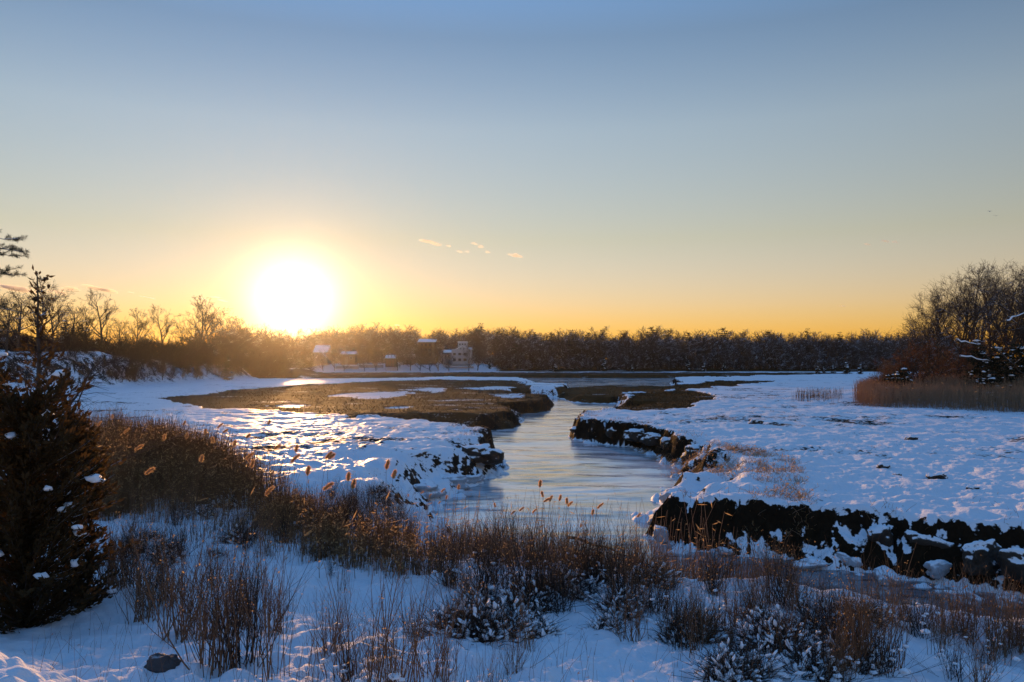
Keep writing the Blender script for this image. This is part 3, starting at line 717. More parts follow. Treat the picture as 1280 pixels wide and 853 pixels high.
# ------------------------------------------------------------------ houses on the far shore
def plain(name, c0, c1, rough=.7, scale=2.0):
    m, t, b = mat(name); t.links.new(mixc(t, noise(t, scale, 3, pos(t)), c0, c1), b.inputs["Base Color"]); b.inputs["Roughness"].default_value = rough; return m
M_WHITE = plain("white_paint", (.42, .42, .43), (.52, .52, .52)); M_BROWNWALL = plain("brown_boards", (.07, .045, .03), (.12, .08, .05))
M_GREYWALL = plain("grey_shingle", (.16, .15, .14), (.24, .22, .20)); M_REDWALL = plain("red_boards", (.12, .05, .03), (.17, .08, .05))
M_WINDOW = plain("window_glass", (.015, .017, .02), (.03, .03, .035), .08); M_BRICK = plain("chimney_brick", (.16, .08, .06), (.22, .12, .09)); M_STONE = plain("grey_stone", (.20, .19, .18), (.34, .32, .30))
def zat(py, Y): return at(640, py, Y)[2]
def xat(px, Y): return (px - 640) / F * Y
class House:
    def __init__(s, name, label, px, py, Y):
        s.Y = Y; s.x, s.z = xat(px, Y), zat(py, Y); s.t = thing(name, label, "house" if name == "house" else "shed", (s.x, Y, s.z))
    def box(s, name, m, px0, px1, py0, py1, d0, d1, parent=None):
        b = Bag(); b.box((xat(px0, s.Y) - s.x, d0, zat(py1, s.Y) - s.z), (xat(px1, s.Y) - s.x, d1, zat(py0, s.Y) - s.z)); return link(name, b.build(name, [m]), parent or s.t)
    def gable(s, name, m, px0, px1, py_e, py_r, d0, d1, th=.25, axis='x', parent=None):
        """two pitched slabs with their ridge along axis"""
        x0, x1 = xat(px0, s.Y) - s.x, xat(px1, s.Y) - s.x; ze, zr = zat(py_e, s.Y) - s.z, zat(py_r, s.Y) - s.z; b = Bag()
        if axis == 'x': e0, e1, r0, r1 = [(x0, d0, ze), (x1, d0, ze)], [(x0, d1, ze), (x1, d1, ze)], (x0, (d0 + d1) / 2, zr), (x1, (d0 + d1) / 2, zr)
        else: e0, e1, r0, r1 = [(x0, d0, ze), (x0, d1, ze)], [(x1, d0, ze), (x1, d1, ze)], ((x0 + x1) / 2, d0, zr), ((x0 + x1) / 2, d1, zr)
        for e in (e0, e1):
            V = np.array([e[0], e[1], r1, r0], float); V2 = V + [0, 0, th]
            b.quad(np.vstack([V, V2]), [[0, 3, 2, 1], [4, 5, 6, 7], [0, 1, 5, 4], [1, 2, 6, 5], [2, 3, 7, 6], [3, 0, 4, 7]])
        return link(name, b.build(name, [m]), parent or s.t)
    def gwall(s, m, px0, px1, py_e, py_r, d, parent=None, th=.2):
        x0, x1 = xat(px0, s.Y) - s.x, xat(px1, s.Y) - s.x; ze, zr = zat(py_e, s.Y) - s.z, zat(py_r, s.Y) - s.z
        V = np.array([(x0, d, ze), (x1, d, ze), ((x0 + x1) / 2, d, zr)], float); V = np.vstack([V, V + [0, th, 0]])
        b = Bag(); b.quad(V, [[0, 3, 4, 1], [1, 4, 5, 2], [2, 5, 3, 0]]); b.tri(V, [[0, 1, 2], [3, 5, 4]]); return link("gable_wall", b.build("gable_wall", [m]), parent or s.t)
    def window(s, px0, px1, py0, py1, d=0.0, frame=None):
        w = s.box("window", frame or M_WHITE, px0 - .35, px1 + .35, py0 - .35, py1 + .35, d - .07, d + .05)
        g = s.box("pane", M_WINDOW, px0, px1, py0, py1, d - .10, d - .072, w); return w
h = House("house", "white three-storey house with columned porches and snow on its flat roof, on the far shore", 574.5, 456, 324)
h.box("wall", M_WHITE, 564.7, 584.4, 436.5, 456, .8, 9); h.box("upper_storey", M_WHITE, 572.2, 583.2, 428, 436.4, 1.2, 7); h.box("roof", M_SNOW, 571.8, 583.6, 427, 427.95, .9, 7.4)
h.gwall(M_WHITE, 570, 586, 437, 432.6, .55); h.gable("porch_roof", M_SNOW, 569.4, 586.6, 437, 432.4, .2, 3.0, .18, 'y')
h.box("side_wing", M_WHITE, 584.45, 589, 437, 456, 2, 8); h.gable("wing_roof", M_SNOW, 584.45, 589.4, 437, 434.8, 1.8, 8.2, .2)
h.box("left_wing", M_GREYWALL, 553.6, 564.6, 441, 456, 2, 8); h.gable("wing_roof", M_SNOW, 553.2, 564.6, 441, 437.8, 1.6, 8.4, .2)
h.box("balcony", M_WHITE, 564.5, 584.6, 446.2, 447.1, -.9, .75); h.box("chimney", M_BRICK, 578.5, 580, 424.5, 426.9, 3, 4)
for q in (565, 570.8, 577.6, 584): h.box("column", M_WHITE, q - .35, q + .35, 437.2, 456, -.8, -.45)
for a_, b_ in ((566.3, 569.6), (572.8, 576.2), (579.2, 583.2)): h.window(a_, b_, 441.4, 444.2, .8); h.window(a_, b_, 448.4, 451.6, .8)
for q in (575.8, 579.8): h.window(q - .8, q + .8, 435.6, 436.8, .52)
for q in (574.6, 578, 581.2): h.window(q - .8, q + .8, 429.6, 431.6, 1.2)
for q in (556.5, 560.5): h.window(q - 1, q + 1, 444, 447, 2, M_GREYWALL)
h = House("house", "tall dark brown house with snow on its roof edge, left of the white house", 533, 456, 330)
h.box("wall", M_BROWNWALL, 523, 544, 428, 456, 0, 9); h.gable("roof", M_SNOW, 522, 545, 428, 424.3, -.6, 9.6, .25)
for y_ in (434.5, 440.5, 446.5):
    h.box("balcony", M_BROWNWALL, 524, 541, y_, y_ + .8, -.9, -.02);
    for q in (526, 531, 536): h.window(q, q + 2.6, y_ - 4.4, y_ - 1.4, 0, M_BROWNWALL)
h.box("corner_board", M_GREYWALL, 540.8, 541.6, 428.2, 456, -.12, -.01)
h = House("barn", "low brown barn with a white snowy roof on the shore below the sun's right side", 434.5, 454, 322)
h.box("wall", M_BROWNWALL, 426, 443.6, 443.3, 456, 0, 6); h.gable("roof", M_SNOW, 425.2, 444.4, 443.3, 440.0, -.5, 6.5, .25); h.box("door", M_GREYWALL, 431, 435, 447, 455.5, -.08, -.01); h.window(437.5, 440.5, 446.5, 449)
h = House("house", "gabled house with two snowy roof planes, half lost in the sun's glare", 400, 454, 328)
h.box("wall", M_GREYWALL, 393, 409, 441, 456, 0, 8); h.gable("roof", M_SNOW, 391.5, 410, 441, 432.2, -.6, 8.6, .3); h.gwall(M_GREYWALL, 397.5, 408.5, 447, 440.8, -2.2); h.gable("porch_roof", M_SNOW, 396.5, 409.5, 447.6, 440.2, -2.5, -.62, .2, 'y'); h.window(401, 404, 449, 452, 0)
h = House("boathouse", "small dark boathouse with three white roof panels, between the barn and the brown house", 488, 458, 318)
h.box("wall", M_BROWNWALL, 481.8, 494.4, 448.4, 459, 0, 5); h.gable("roof", M_SNOW, 481.2, 495, 448.2, 444.4, -.4, 5.4, .2)
for q in (483, 486.6, 490.2): h.box("door", M_REDWALL, q, q + 2.6, 450.5, 458.6, -.08, -.01)
for q in (485.2, 489.2): h.box("batten", M_BROWNWALL, q, q + .5, 443.6, 447.9, -.45, -.35)
h = House("cottage", "small brown cottage with a snowy roof between the boathouse and the brown house", 511, 456, 330)
h.box("wall", M_REDWALL, 504, 517, 447, 457, 0, 6); h.gable("roof", M_SNOW, 503.2, 517.8, 447, 443.6, -.5, 6.5, .25); h.window(507, 510, 449.5, 452.5); h.window(512, 514.5, 449.5, 452.5)
def wall_thing(px0, px1, py0, py1, Y, lab):
    t = House("retaining_wall", lab, (px0 + px1) / 2, py1, Y); t.t["category"] = "wall"; t.box("stonework", M_STONE, px0, px1, py0 + .8, py1, 0, .8); t.box("snow_cap", M_SNOW, px0, px1, py0, py0 + .78, -.1, .9)
wall_thing(449, 479, 455.5, 460, 319, "low stone retaining wall capped with snow below the boathouse"); wall_thing(420, 448, 457, 461, 319, "low snow-capped retaining wall in front of the brown barn"); wall_thing(557, 592, 457.5, 460.5, 320, "long snow-capped garden wall in front of the white house")

# ------------------------------------------------------------------ reeds and dry grass
M_MARSH = leafmat("marsh_grass", (.045, .024, .008), (.15, .085, .028), .3, .35)
def inpoly(poly, n, seed, dens=None):
    rng = np.random.default_rng(seed); lo, hi = poly.min(0), poly.max(0); P_ = np.zeros((0, 2))
    while len(P_) < n:
        q = lo + rng.random((n * 2, 2)) * (hi - lo); q = q[sdf(poly, q[:, 0], q[:, 1]) > 0]
        if dens is not None: q = q[rng.random(len(q)) < dens(q[:, 0], q[:, 1])]
        P_ = np.vstack([P_, q])
    return P_[:n]
def stems(pts, hmin, hmax, r, seed, lean=.10, leaves=1.5, leaf=.30, nseg=3, lw=.028, hmul=None, bits=0):
    rng = np.random.default_rng(seed); n = len(pts); z = terrain(pts[:, 0], pts[:, 1])[0]
    h = rng.uniform(hmin, hmax, n) * (1 if hmul is None else hmul); ln = rng.normal(0, lean, (n, 2)) + [.03, 0]
    b = Bag(); prev = np.stack([pts[:, 0], pts[:, 1], z - .08], 1); base = prev.copy(); P_ = [prev]
    for k in range(nseg):
        f = (k + 1) / nseg; nx = base + np.stack([ln[:, 0] * h * f ** 1.6, ln[:, 1] * h * f ** 1.6, h * f * (1 - .04 * f)], 1) + rng.normal(0, .012, (n, 3)) * h[:, None]
        V, Q = tubes(prev, nx, np.full(n, r * (1 - .55 * k / nseg)), np.full(n, r * (1 - .55 * f)), 3); b.quad(V, Q, 0); prev = nx; P_.append(nx)
    m = int(n * leaves)
    if m:
        i = rng.integers(0, n, m); k = rng.integers(0, nseg, m); t = rng.random((m, 1)); PA = np.stack(P_, 0)
        c = PA[k, i] * (1 - t) + PA[k + 1, i] * t
        ax = np.stack([rng.normal(0, 1, m) + .5, rng.normal(0, 1, m), rng.normal(.25, .6, m)], 1)
        b.tri(*diamonds(c, ax, rng.uniform(.5, 1.2, m) * leaf, lw * rng.uniform(.5, 1.1, m), rng), 1)
    if bits:
        i = rng.integers(0, n, bits); k = rng.integers(nseg - 1, nseg, bits); t = rng.random((bits, 1)); PA = np.stack(P_, 0); c = PA[k, i] * (1 - t) + PA[k + 1, i] * t
        b.tri(*diamonds(c, rng.normal(0, 1, (bits, 3)), rng.uniform(.04, .09, bits), .012, rng), 1)
    return b
FIELD_TOP = P([(60,510),(160,510),(240,518),(300,536),(340,552),(380,564),(430,586),(480,607),(508,628)], 1.55)
FIELD = np.vstack([FIELD_TOP, P([(512,690),(460,678),(400,668),(330,648),(260,632),(200,632),(130,650),(60,650)], .1)])
fden = lambda x, y: np.clip(.1 + 1.1 * vnoise(x / 2.2, y / 2.2, 201), 0, 1) * np.clip(15 / np.hypot(x, y), 0, 1) * sst(-.1, .9, sdf(FIELD, x, y))
q = inpoly(FIELD, 15000, 61, fden); b = stems(q, 1.0, 1.85, .0075, 62, .12, 1.5, .13, 3, .016, (.5 + .75 * vnoise(q[:, 0] / .9, q[:, 1] / 1.1, 44)) * (.55 + .45 * sst(-.1, 1.2, sdf(FIELD, q[:, 0], q[:, 1]))), 9000)
tag(link("reeds", b.build("reeds", [M_REED, M_REEDLEAF])), kind="stuff")
FRONT = P([(300,640),(380,640),(440,650),(500,668),(575,700),(570,730),(500,728),(430,714),(350,690),(290,660)], .05)
q = inpoly(FRONT, 2000, 75, lambda x, y: np.clip(vnoise(x / .8, y / .8, 46) * 2.2 - .6, 0, 1) * sst(-.1, .9, sdf(FRONT, x, y)))
b = stems(q, .7, 1.5, .0055, 76, .14, 1.2, .12, 3, .014, (.5 + .65 * vnoise(q[:, 0] / .9, q[:, 1] / .9, 47)) * (.45 + .55 * sst(-.1, 1.0, sdf(FRONT, q[:, 0], q[:, 1]))), 1500)
tag(link("reeds", b.build("reeds", [M_REED, M_REEDLEAF])), kind="stuff")
RREED = np.vstack([P([(1066,505),(1085,508),(1180,512),(1290,517),(1420,523)], .0), P([(1420,497),(1290,497),(1180,493),(1080,492),(1068,495)], 0)])
b = stems(inpoly(RREED, 26000, 63, lambda x, y: sst(-.3, 1.2, sdf(RREED, x, y))), 1.6, 2.3, .012, 64, .07, .25, .3)
tag(link("reeds", b.build("reeds", [M_PALEREED, M_REEDLEAF])), kind="stuff")
b = stems(inpoly(P([(985,500),(1005,503),(1048,504),(1054,498),(1020,495)]), 260, 65, lambda x, y: (vnoise(x / 1.6, y / 1.6, 5) > .5) * 1.0), .9, 1.5, .012, 66, .07, .4)
tag(link("reeds", b.build("reeds", [M_REED, M_REEDLEAF])), kind="stuff")
SHORE = P([(520,700),(560,668),(640,668),(720,680),(800,700),(900,722),(1000,745),(1120,770),(1300,800),(1300,840),(1150,815),(1000,790),(880,770),(760,752),(640,745),(560,740)], -.6)
b = stems(inpoly(SHORE, 2600, 67, lambda x, y: np.clip(vnoise(x / 1.1, y / 1.1, 7) * 1.8 - .5, 0, 1)), .45, 1.0, .0045, 68, .13, .5, .12, 3, .012)
tag(link("dry_grass", b.build("dry_grass", [M_REDTWIG, M_REED])), kind="stuff")
MID = P([(500,690),(540,672),(620,662),(720,672),(830,695),(930,728),(900,775),(760,765),(640,752),(540,740),(505,715)], -.6)
q = inpoly(MID, 1300, 69, lambda x, y: np.clip(vnoise(x / .9, y / .9, 17) * 2 - .6, 0, 1) * sst(-.1, 1.3, sdf(MID, x, y)))
b = stems(q, .3, 1.0, .005, 70, .15, .8, .12, 3, .012, .6 + .6 * vnoise(q[:, 0] / .8, q[:, 1] / .8, 49))
tag(link("reeds", b.build("reeds", [M_REED, M_REEDLEAF])), kind="stuff")
NEAR = P([(20,800),(200,700),(420,720),(600,770),(900,800),(1280,853),(1280,1100),(300,1100),(60,1000)], .5)
b = stems(inpoly(NEAR, 700, 71), .15, .6, .0025, 72, .25, .3, .05, 3, .006)
tag(link("dry_grass", b.build("dry_grass", [M_REDTWIG, M_REED])), kind="stuff")

q = inpoly(MID, 260, 77); b = stems(q, 1.0, 1.8, .0055, 78, .10, 1.5, .2, 4, .012)
tag(link("reeds", b.build("reeds", [M_PALEREED, M_REEDLEAF])), kind="stuff")
FOOT = P([(120,600),(200,596),(280,604),(350,622),(420,640),(480,662),(440,700),(340,706),(240,690),(150,690)], 0)
q = inpoly(FOOT, 1500, 79, lambda x, y: np.clip(vnoise(x / 1.0, y / 1.0, 58) * 2 - .55, 0, 1) * sst(-.1, 1.0, sdf(FOOT, x, y))); b = stems(q, .35, 1.15, .005, 80, .16, .8, .10, 3, .011, .6 + .6 * vnoise(q[:, 0] / .9, q[:, 1] / .9, 59))
tag(link("dry_grass", b.build("dry_grass", [M_REDTWIG, M_REEDLEAF])), kind="stuff")
# plumed reeds, one by one
def plume_reed(seed, H):
    R = random.Random(seed); rng = np.random.default_rng(seed); t = thing("plumed_reed", "x", "reed")
    q = Vector((0, 0, -.1)); sg = []; d = Vector((R.gauss(.03, .05), R.gauss(0, .05), 1)).normalized(); n = 6
    for i in range(n):
        q2 = q + d * ((H + .1) / n); sg.append((*q, *q2, .0065 - .0006 * i, .0065 - .0006 * (i + 1))); q = q2; d = Vector((d.x + R.gauss(.02, .03), d.y + R.gauss(0, .03), d.z)).normalized()
    b = Bag(); b.segs(sg, 5); link("stem", b.build("stem", [M_REED]), t)
    m = 380; f = rng.random(m); dr = Vector((R.uniform(-.3, .9), R.gauss(0, .4), .8)).normalized(); L_ = R.uniform(.16, .25)
    bend = np.stack([dr.x * f * L_ + .10 * f ** 2 * L_, dr.y * f * L_, dr.z * f * L_ - .18 * f ** 2 * L_], 1)
    w = .022 * (1 + .35 * np.sin(f * 17 + seed)) * np.sin(np.pi * np.clip(f * .86 + .12, 0, 1)) ** .8
    c = np.array(q) + bend + rng.normal(0, 1, (m, 3)) * w[:, None] * .45
    ax = rng.normal(0, .45, (m, 3)) + np.array([dr.x, dr.y, dr.z])
    b = Bag(); b.tri(*diamonds(c, ax, rng.uniform(.04, .08, m), .006, rng)); link("plume", b.build("plume", [M_PLUME]), t)
    for k in rng.integers(1, n, 3):
        b = Bag(); b.tri(*diamonds(np.array([sg[k][0:3]]), np.array([[rng.normal(.4, .8), rng.normal(0, .8), .6]]), np.array([rng.uniform(.2, .4)]), .013, rng)); link("leaf_blade", b.build("leaf_blade", [M_REEDLEAF]), t)
    return t, float(q.z) + L_ * .35
PR = [plume_reed(800 + i, 1.7) for i in range(4)]; used = [False] * 4
protos = [p[0] for p in PR]
L1 = [(239,546),(264,552),(184,590),(327,617),(323,581),(334,529),(280,539),(267,533),(293,556),(137,522),(344,559),(300,571),(373,562),(253,541),(413,570),(402,569),(492,582),(488,594),(407,609),(150,540),(205,548),(228,530),(310,545),(356,575),(385,590),(430,598),(170,560),(118,530),(452,606),(247,575)]
L2 = [(529,616),(550,613),(561,622),(571,610),(552,629),(538,649),(512,632)]
L3 = [(620,633),(652,637),(637,641),(674,606),(678,620),(682,625),(689,626),(703,623),(706,628),(713,631),(742,633),(742,641),(726,658),(800,645),(664,640)]
for j, (px, py) in enumerate(L1 + L2 + L3):
    if j < len(L1): Y = min(2.15 * F / (py - 452) + 1.0, 40); lab, g = "seed-headed reed glowing gold above the reed field on the left", "plumed reeds above the left reed field"
    elif j < len(L1) + len(L2): Y = 22.5; lab, g = "seed-headed reed against the frozen left bank, right of the reed field", "plumed reeds against the frozen left bank"
    else: Y = 20.5 + (j % 3) * .6; lab, g = "seed-headed reed standing up against the icy creek in the middle", "plumed reeds against the icy creek"
    if (px, py) == (184, 590): lab, g = "largest bright reed plume, nearest the dark cedar", None
    if (px, py) == (800, 645): lab, g = "lone reed plume furthest right, beside the ice-coated bank block", None
    if (px, py) == (334, 529): lab, g = "reed plume standing alone above the golden snow behind the reed field", None
    p = at(px, py, Y); z = gz(p[0], Y); sc = max(.45, (p[2] - z) / PR[j % 4][1]); sc = min(sc, 1.35)
    o = put(protos, used, j, (p[0] - .1, Y, z), RND.uniform(-.9, .9), sc, lab, g)
    if g is None and "group" in o: del o["group"]

# tufts of dry grass along the broken lips of the banks and on the marsh
rb = Wp[[i for i, w_ in enumerate(W) if i > 55]]; rng_ = np.random.default_rng(33)
q = rng_.random((60000, 2)) * [60, 60] + [-8, 14]; dd, ww = sdf(Wp, q[:, 0], q[:, 1], Wa); dd = -dd
ok = (dd > .3) & (dd < 2.2) & (ww < 1.6) & (rng_.random(len(q)) < .9 * np.clip(vnoise(q[:, 0] / .7, q[:, 1] / .7, 8) * 2.2 - .8, 0, 1)); q = q[ok][:3600]
b = stems(q, .10, .34, .006, 34, .5, 1.0, .12, 3, .01); tag(link("dry_grass", b.build("dry_grass", [M_REED, M_REEDLEAF])), kind="stuff")
q = rng_.random((90000, 2)) * [70, 70] + [0, 20]; dd = -sdf(Wp, q[:, 0], q[:, 1]); ok = (dd > 1) & (rng_.random(len(q)) < np.clip(vnoise(q[:, 0] / 1.2, q[:, 1] / 1.2, 18) * 3 - 2.1, 0, 1) * np.clip(vnoise(q[:, 0] / 8, q[:, 1] / 8, 19) * 2 - .6, 0, 1)); q = q[ok][:2600]
b = stems(q, .06, .20, .006, 35, .5, .6, .1, 2, .01); tag(link("dry_grass", b.build("dry_grass", [M_REED, M_REEDLEAF])), kind="stuff")
q = inpoly(LIP, 4200, 37, lambda x, y: np.clip(vnoise(x / .6, y / .6, 28) * 2.4 - .7, 0, 1)); b = stems(q, .10, .36, .007, 38, .6, 1.5, .13, 2, .012)
tag(link("dry_grass", b.build("dry_grass", [M_PALEREED, M_REEDLEAF])), kind="stuff")
# roots and grass hanging down the cut faces of the banks
q = rng_.random((90000, 2)) * [70, 60] + [-12, 14]; dd, ww = sdf(Wp, q[:, 0], q[:, 1], Wa); dd = -dd; ok = (dd > -.05) & (dd < .75) & (ww < 1.5); q = q[ok][:4200]
tz = terrain(q[:, 0], q[:, 1])[0]; c = np.stack([q[:, 0], q[:, 1], tz + .05], 1); ax = rng_.normal(0, .35, (len(q), 3)) + [-.1, -.25, -1.0]
b = Bag(); b.tri(*diamonds(c, ax, rng_.uniform(.12, .38, len(q)), .012, rng_)); tag(link("hanging_grass", b.build("hanging_grass", [leafmat("root_hair", (.020, .012, .006), (.09, .05, .022), .3, 3.0)])), kind="stuff")
# shaggy salt-marsh grass over the brown islands
q = np.vstack([inpoly(p_, n_, 300 + k) for k, (p_, n_) in enumerate(zip(BR[:3] + [I1], (9000, 2500, 1500, 1600)))]); tz = terrain(q[:, 0], q[:, 1]); q = q[(tz[2] > .5) & (tz[1] > .2)]
b = stems(q, .12, .38, .03, 36, .6, 0, .1, 2, .01); tag(link("marsh_grass", b.build("marsh_grass", [M_MARSH])), kind="stuff")
# ------------------------------------------------------------------ foreground shrubs
def shrub_proto(seed, H, nst, spread, tw, r, m, cat="shrub", snow=0, leaves=0):
    R = random.Random(seed); rng = np.random.default_rng(seed); sg = []; tips = []
    for s_ in range(nst):
        az = R.uniform(0, 6.283); tilt = abs(R.gauss(0, spread)); L_ = H * R.uniform(.55, 1.05) / max(.6, math.cos(min(tilt, .9)))
        p = Vector((R.gauss(0, .10), R.gauss(0, .10), -.1)); d = Vector((math.sin(tilt) * math.cos(az), math.sin(tilt) * math.sin(az), math.cos(tilt)))
        n = 5; rr = r * R.uniform(.6, 1.2)
        for i in range(n):
            q = p + d * (L_ / n); ra, rb = rr * (1 - .75 * i / n), rr * (1 - .75 * (i + 1) / n); sg.append((*p, *q, ra, rb))
            for _ in range(tw if i >= 1 else 0):
                if R.random() < .7:
                    a2 = R.uniform(0, 6.283); td = Vector((d.x + .55 * math.cos(a2), d.y + .55 * math.sin(a2), d.z * .9 + .1)).normalized(); s0 = p.lerp(q, R.random())
                    l2 = L_ * R.uniform(.10, .26); e = s0 + td * l2; e2 = e + (td + Vector((R.gauss(0, .2), R.gauss(0, .2), .25))).normalized() * l2 * .7
                    sg.append((*s0, *e, rb * .65, rb * .5)); sg.append((*e, *e2, rb * .5, rb * .3)); tips.append(e2)
            p = q; d = Vector((d.x + R.gauss(0, .09), d.y + R.gauss(0, .09), d.z + .06)).normalized()
        tips.append(p)
    t = thing("leafless_shrub", "x", cat)
    b = Bag(); b.segs(sg, 4); link("stems", b.build("stems", [m]), t)
    if leaves:
        c = np.array([tuple(tips[k]) for k in rng.integers(0, len(tips), leaves)]) + rng.normal(0, .02, (leaves, 3))
        b = Bag(); b.tri(*diamonds(c, rng.normal(0, 1, (leaves, 3)), rng.uniform(.015, .035, leaves), .007, rng)); link("dead_leaves", b.build("dead_leaves", [M_REEDLEAF]), t)
    for k in range(snow):
        V, T = blob((0, 0, 0), R.uniform(.03, .065), .55, seed * 13 + k); link("snow_clump", mesh("snow_clump", V, T, None, [M_SNOW], None, True), t, (R.gauss(0, .2), R.gauss(0, .2), R.uniform(.12, .4)))
    return t
def snowy_bush_proto(seed, Rr, n=420):
    R = random.Random(seed); t = thing("snowy_bush", "x", "bush"); sg = []
    for k in range(n):
        az = R.uniform(0, 6.283); el = R.uniform(.1, 1.5); L_ = Rr * R.uniform(.5, 1.15)
        d = Vector((math.cos(az) * math.cos(el), math.sin(az) * math.cos(el), math.sin(el) * .9)); o = Vector((R.gauss(0, .3 * Rr), R.gauss(0, .3 * Rr), 0))
        m_ = o + d * L_ * .6; e = o + d * L_ + Vector((R.gauss(0, .1), R.gauss(0, .1), R.gauss(0, .05))) * Rr * 2
        sg.append((*o, *m_, .005, .004)); sg.append((*m_, *e, .004, .002))
    b = Bag(); b.segs(sg, 3); link("twigs", b.build("twigs", [M_DARKTWIG]), t)
    b = Bag()
    for k in range(130):
        q = R.choice(sg); f = R.random(); c = [q[0] + (q[3] - q[0]) * f, q[1] + (q[4] - q[1]) * f, max(.04, q[2] + (q[5] - q[2]) * f)]
        d = Vector((q[3] - q[0], q[4] - q[1], q[5] - q[2])).normalized(); rr = R.uniform(.012, .026) * (1.7 if c[2] < .15 else 1)
        V, T = blob((0, 0, 0), 1, 1, seed * 17 + k); a = Vector((0, 0, 1)).cross(d).normalized(); u = d.cross(a)
        Mx = np.array([np.array(d) * rr * R.uniform(1.1, 2.6), np.array(a) * rr * 1.1, np.array(u) * rr * .8]); b.tri(V @ Mx + np.array(c) + [0, 0, rr * .5], T)
    tag(link("snow_dusting", b.build("snow_dusting", [M_SNOW], True), t), kind="stuff")
    for k in range(3):
        V, T = blob((0, 0, 0), R.uniform(.10, .18), .34, seed * 19 + k); link("snow_drift", mesh("snow_drift", V * np.array([R.uniform(.9, 1.6), 1, 1]), T, None, [M_SNOW], None, True), t, (R.gauss(0, .22), R.gauss(0, .22), -.01))
    return t
SH = [shrub_proto(900, 1.35, 40, .30, 1, .0075, M_REDTWIG, leaves=60), shrub_proto(901, 1.15, 26, .38, 2, .006, M_REDTWIG, leaves=40), shrub_proto(902, 1.0, 34, .42, 2, .005, M_REDTWIG, snow=5, leaves=60), shrub_proto(903, 1.5, 14, .22, 1, .0065, M_REDTWIG), shrub_proto(904, .85, 30, .5, 2, .0045, M_DARKTWIG, snow=6, leaves=30), shrub_proto(905, 1.2, 46, .34, 2, .006, M_DARKTWIG, leaves=110)]
SB = [snowy_bush_proto(950 + i, r) for i, r in enumerate((.42, .5, .36))]
uS = [False] * 6; uB = [False] * 3
def ground_at(px, py):
    """first point of the terrain seen along a photo ray"""
    d = ray(px, py); t = np.geomspace(2.5, 200, 900) / F; x, y, z = d[0] * t, d[1] * t, CAMZ + d[2] * t
    h_ = terrain(x, y)[0]; i = np.argmax(z < h_); return float(x[i]), float(y[i]), float(h_[i])
def put_shrub(kind, px, py, sc, lab, g=None):
    x, y, z = ground_at(px, py); return put(SH, uS, kind, (x, y, z), RND.uniform(0, 6.28), sc, lab, g)
put_shrub(0, 270, 842, 1.2, "biggest dense reddish shrub at the bottom left, beside the dark rock")
put_shrub(5, 300, 832, 1.2, "dense dark shrub just behind the biggest one at the bottom left")
put_shrub(0, 225, 800, 1.15, "tall straight-stemmed shrub above the dark rock at lower left")
put_shrub(3, 345, 846, 1.15, "open shrub of long curved stems right of the biggest one")
put_shrub(5, 195, 760, 1.05, "bushy brown shrub between the broken stump and the big shrub")
put_shrub(0, 150, 735, .95, "shrub of fine upright stems just right of the dark cedar's foot")
put_shrub(3, 430, 740, .55, "small sparse shrub standing alone on the open snow patch")
put_shrub(4, 415, 720, .5, "tiny twiggy shrub on the open snow patch, behind the sparse one")
put_shrub(3, 428, 850, .75, "few-stemmed shrub at the bottom edge, left of the middle")
put_shrub(4, 1040, 838, 1.0, "low dark shrub heaped with snow at the bottom right")
rects = [((125, 345), (690, 800), 16, (0, 5, 3), (.7, 1.1), "bare shrub in the brown thicket at lower left below the reed field", "shrubs of the lower left thicket"),
         ((380, 660), (790, 905), 16, (3, 2, 3, 4, 1), (.5, 1.15), "thin reddish shrub rising from the snow at the bottom centre", "thin shrubs at the bottom centre"),
         ((545, 800), (690, 770), 28, (1, 5, 2, 4), (.8, 1.25), "bare brown shrub in the central thicket before the icy creek", "shrubs of the central thicket"),
         ((790, 1060), (715, 830), 34, (1, 2, 4, 5, 3), (.5, 1.0), "reddish bare shrub on the snowy near bank right of the middle", "shrubs of the near bank right of the middle"),
         ((1040, 1300), (755, 860), 30, (1, 2, 4, 0, 3), (.55, 1.05), "reddish bare shrub on the near bank in the bottom right corner", "shrubs of the bottom right corner"),
         ((400, 515), (640, 690), 20, (5, 0), (.6, .95), "dense dark upright shrub at the right end of the reed field", "dark shrubs at the end of the reed field"),
         ((160, 480), (615, 690), 20, (5, 4, 2), (.6, .95), "small snow-dusted shrub along the front of the reed field", "shrubs along the front of the reed field")]
for (x0, x1), (y0, y1), n, ks, (s0, s1), lab, g in rects:
    for k in range(n):
        px = x0 + (x1 - x0) * (k + RND.random()) / n; py = RND.uniform(y0, y1)
        if "bottom right corner" in g or "right of the middle" in g: py = max(py, 728 + (px - 800) * .17)
        put_shrub(ks[k % len(ks)], px, py, RND.uniform(s0, s1), lab, g)
brect = [((150, 490), (620, 705), 24, (.7, 1.1), "snow-heaped low bush in front of the reed field", "snow-heaped bushes in front of the reed field"),
         ((560, 830), (725, 800), 20, (.7, 1.15), "snow-heaped low bush in the central thicket", "snow-heaped bushes of the central thicket"),
         ((840, 1090), (775, 850), 14, (.7, 1.1), "snow-heaped low bush on the near bank at lower right", "snow-heaped bushes at lower right")]
for (x0, x1), (y0, y1), n, (s0, s1), lab, g in brect:
    for k in range(n):
        x, y, z = ground_at(x0 + (x1 - x0) * (k + RND.random()) / n, RND.uniform(y0, y1)); put(SB, uB, k, (x, y, z - .06), RND.uniform(0, 6.28), RND.uniform(s0, s1), lab, g)

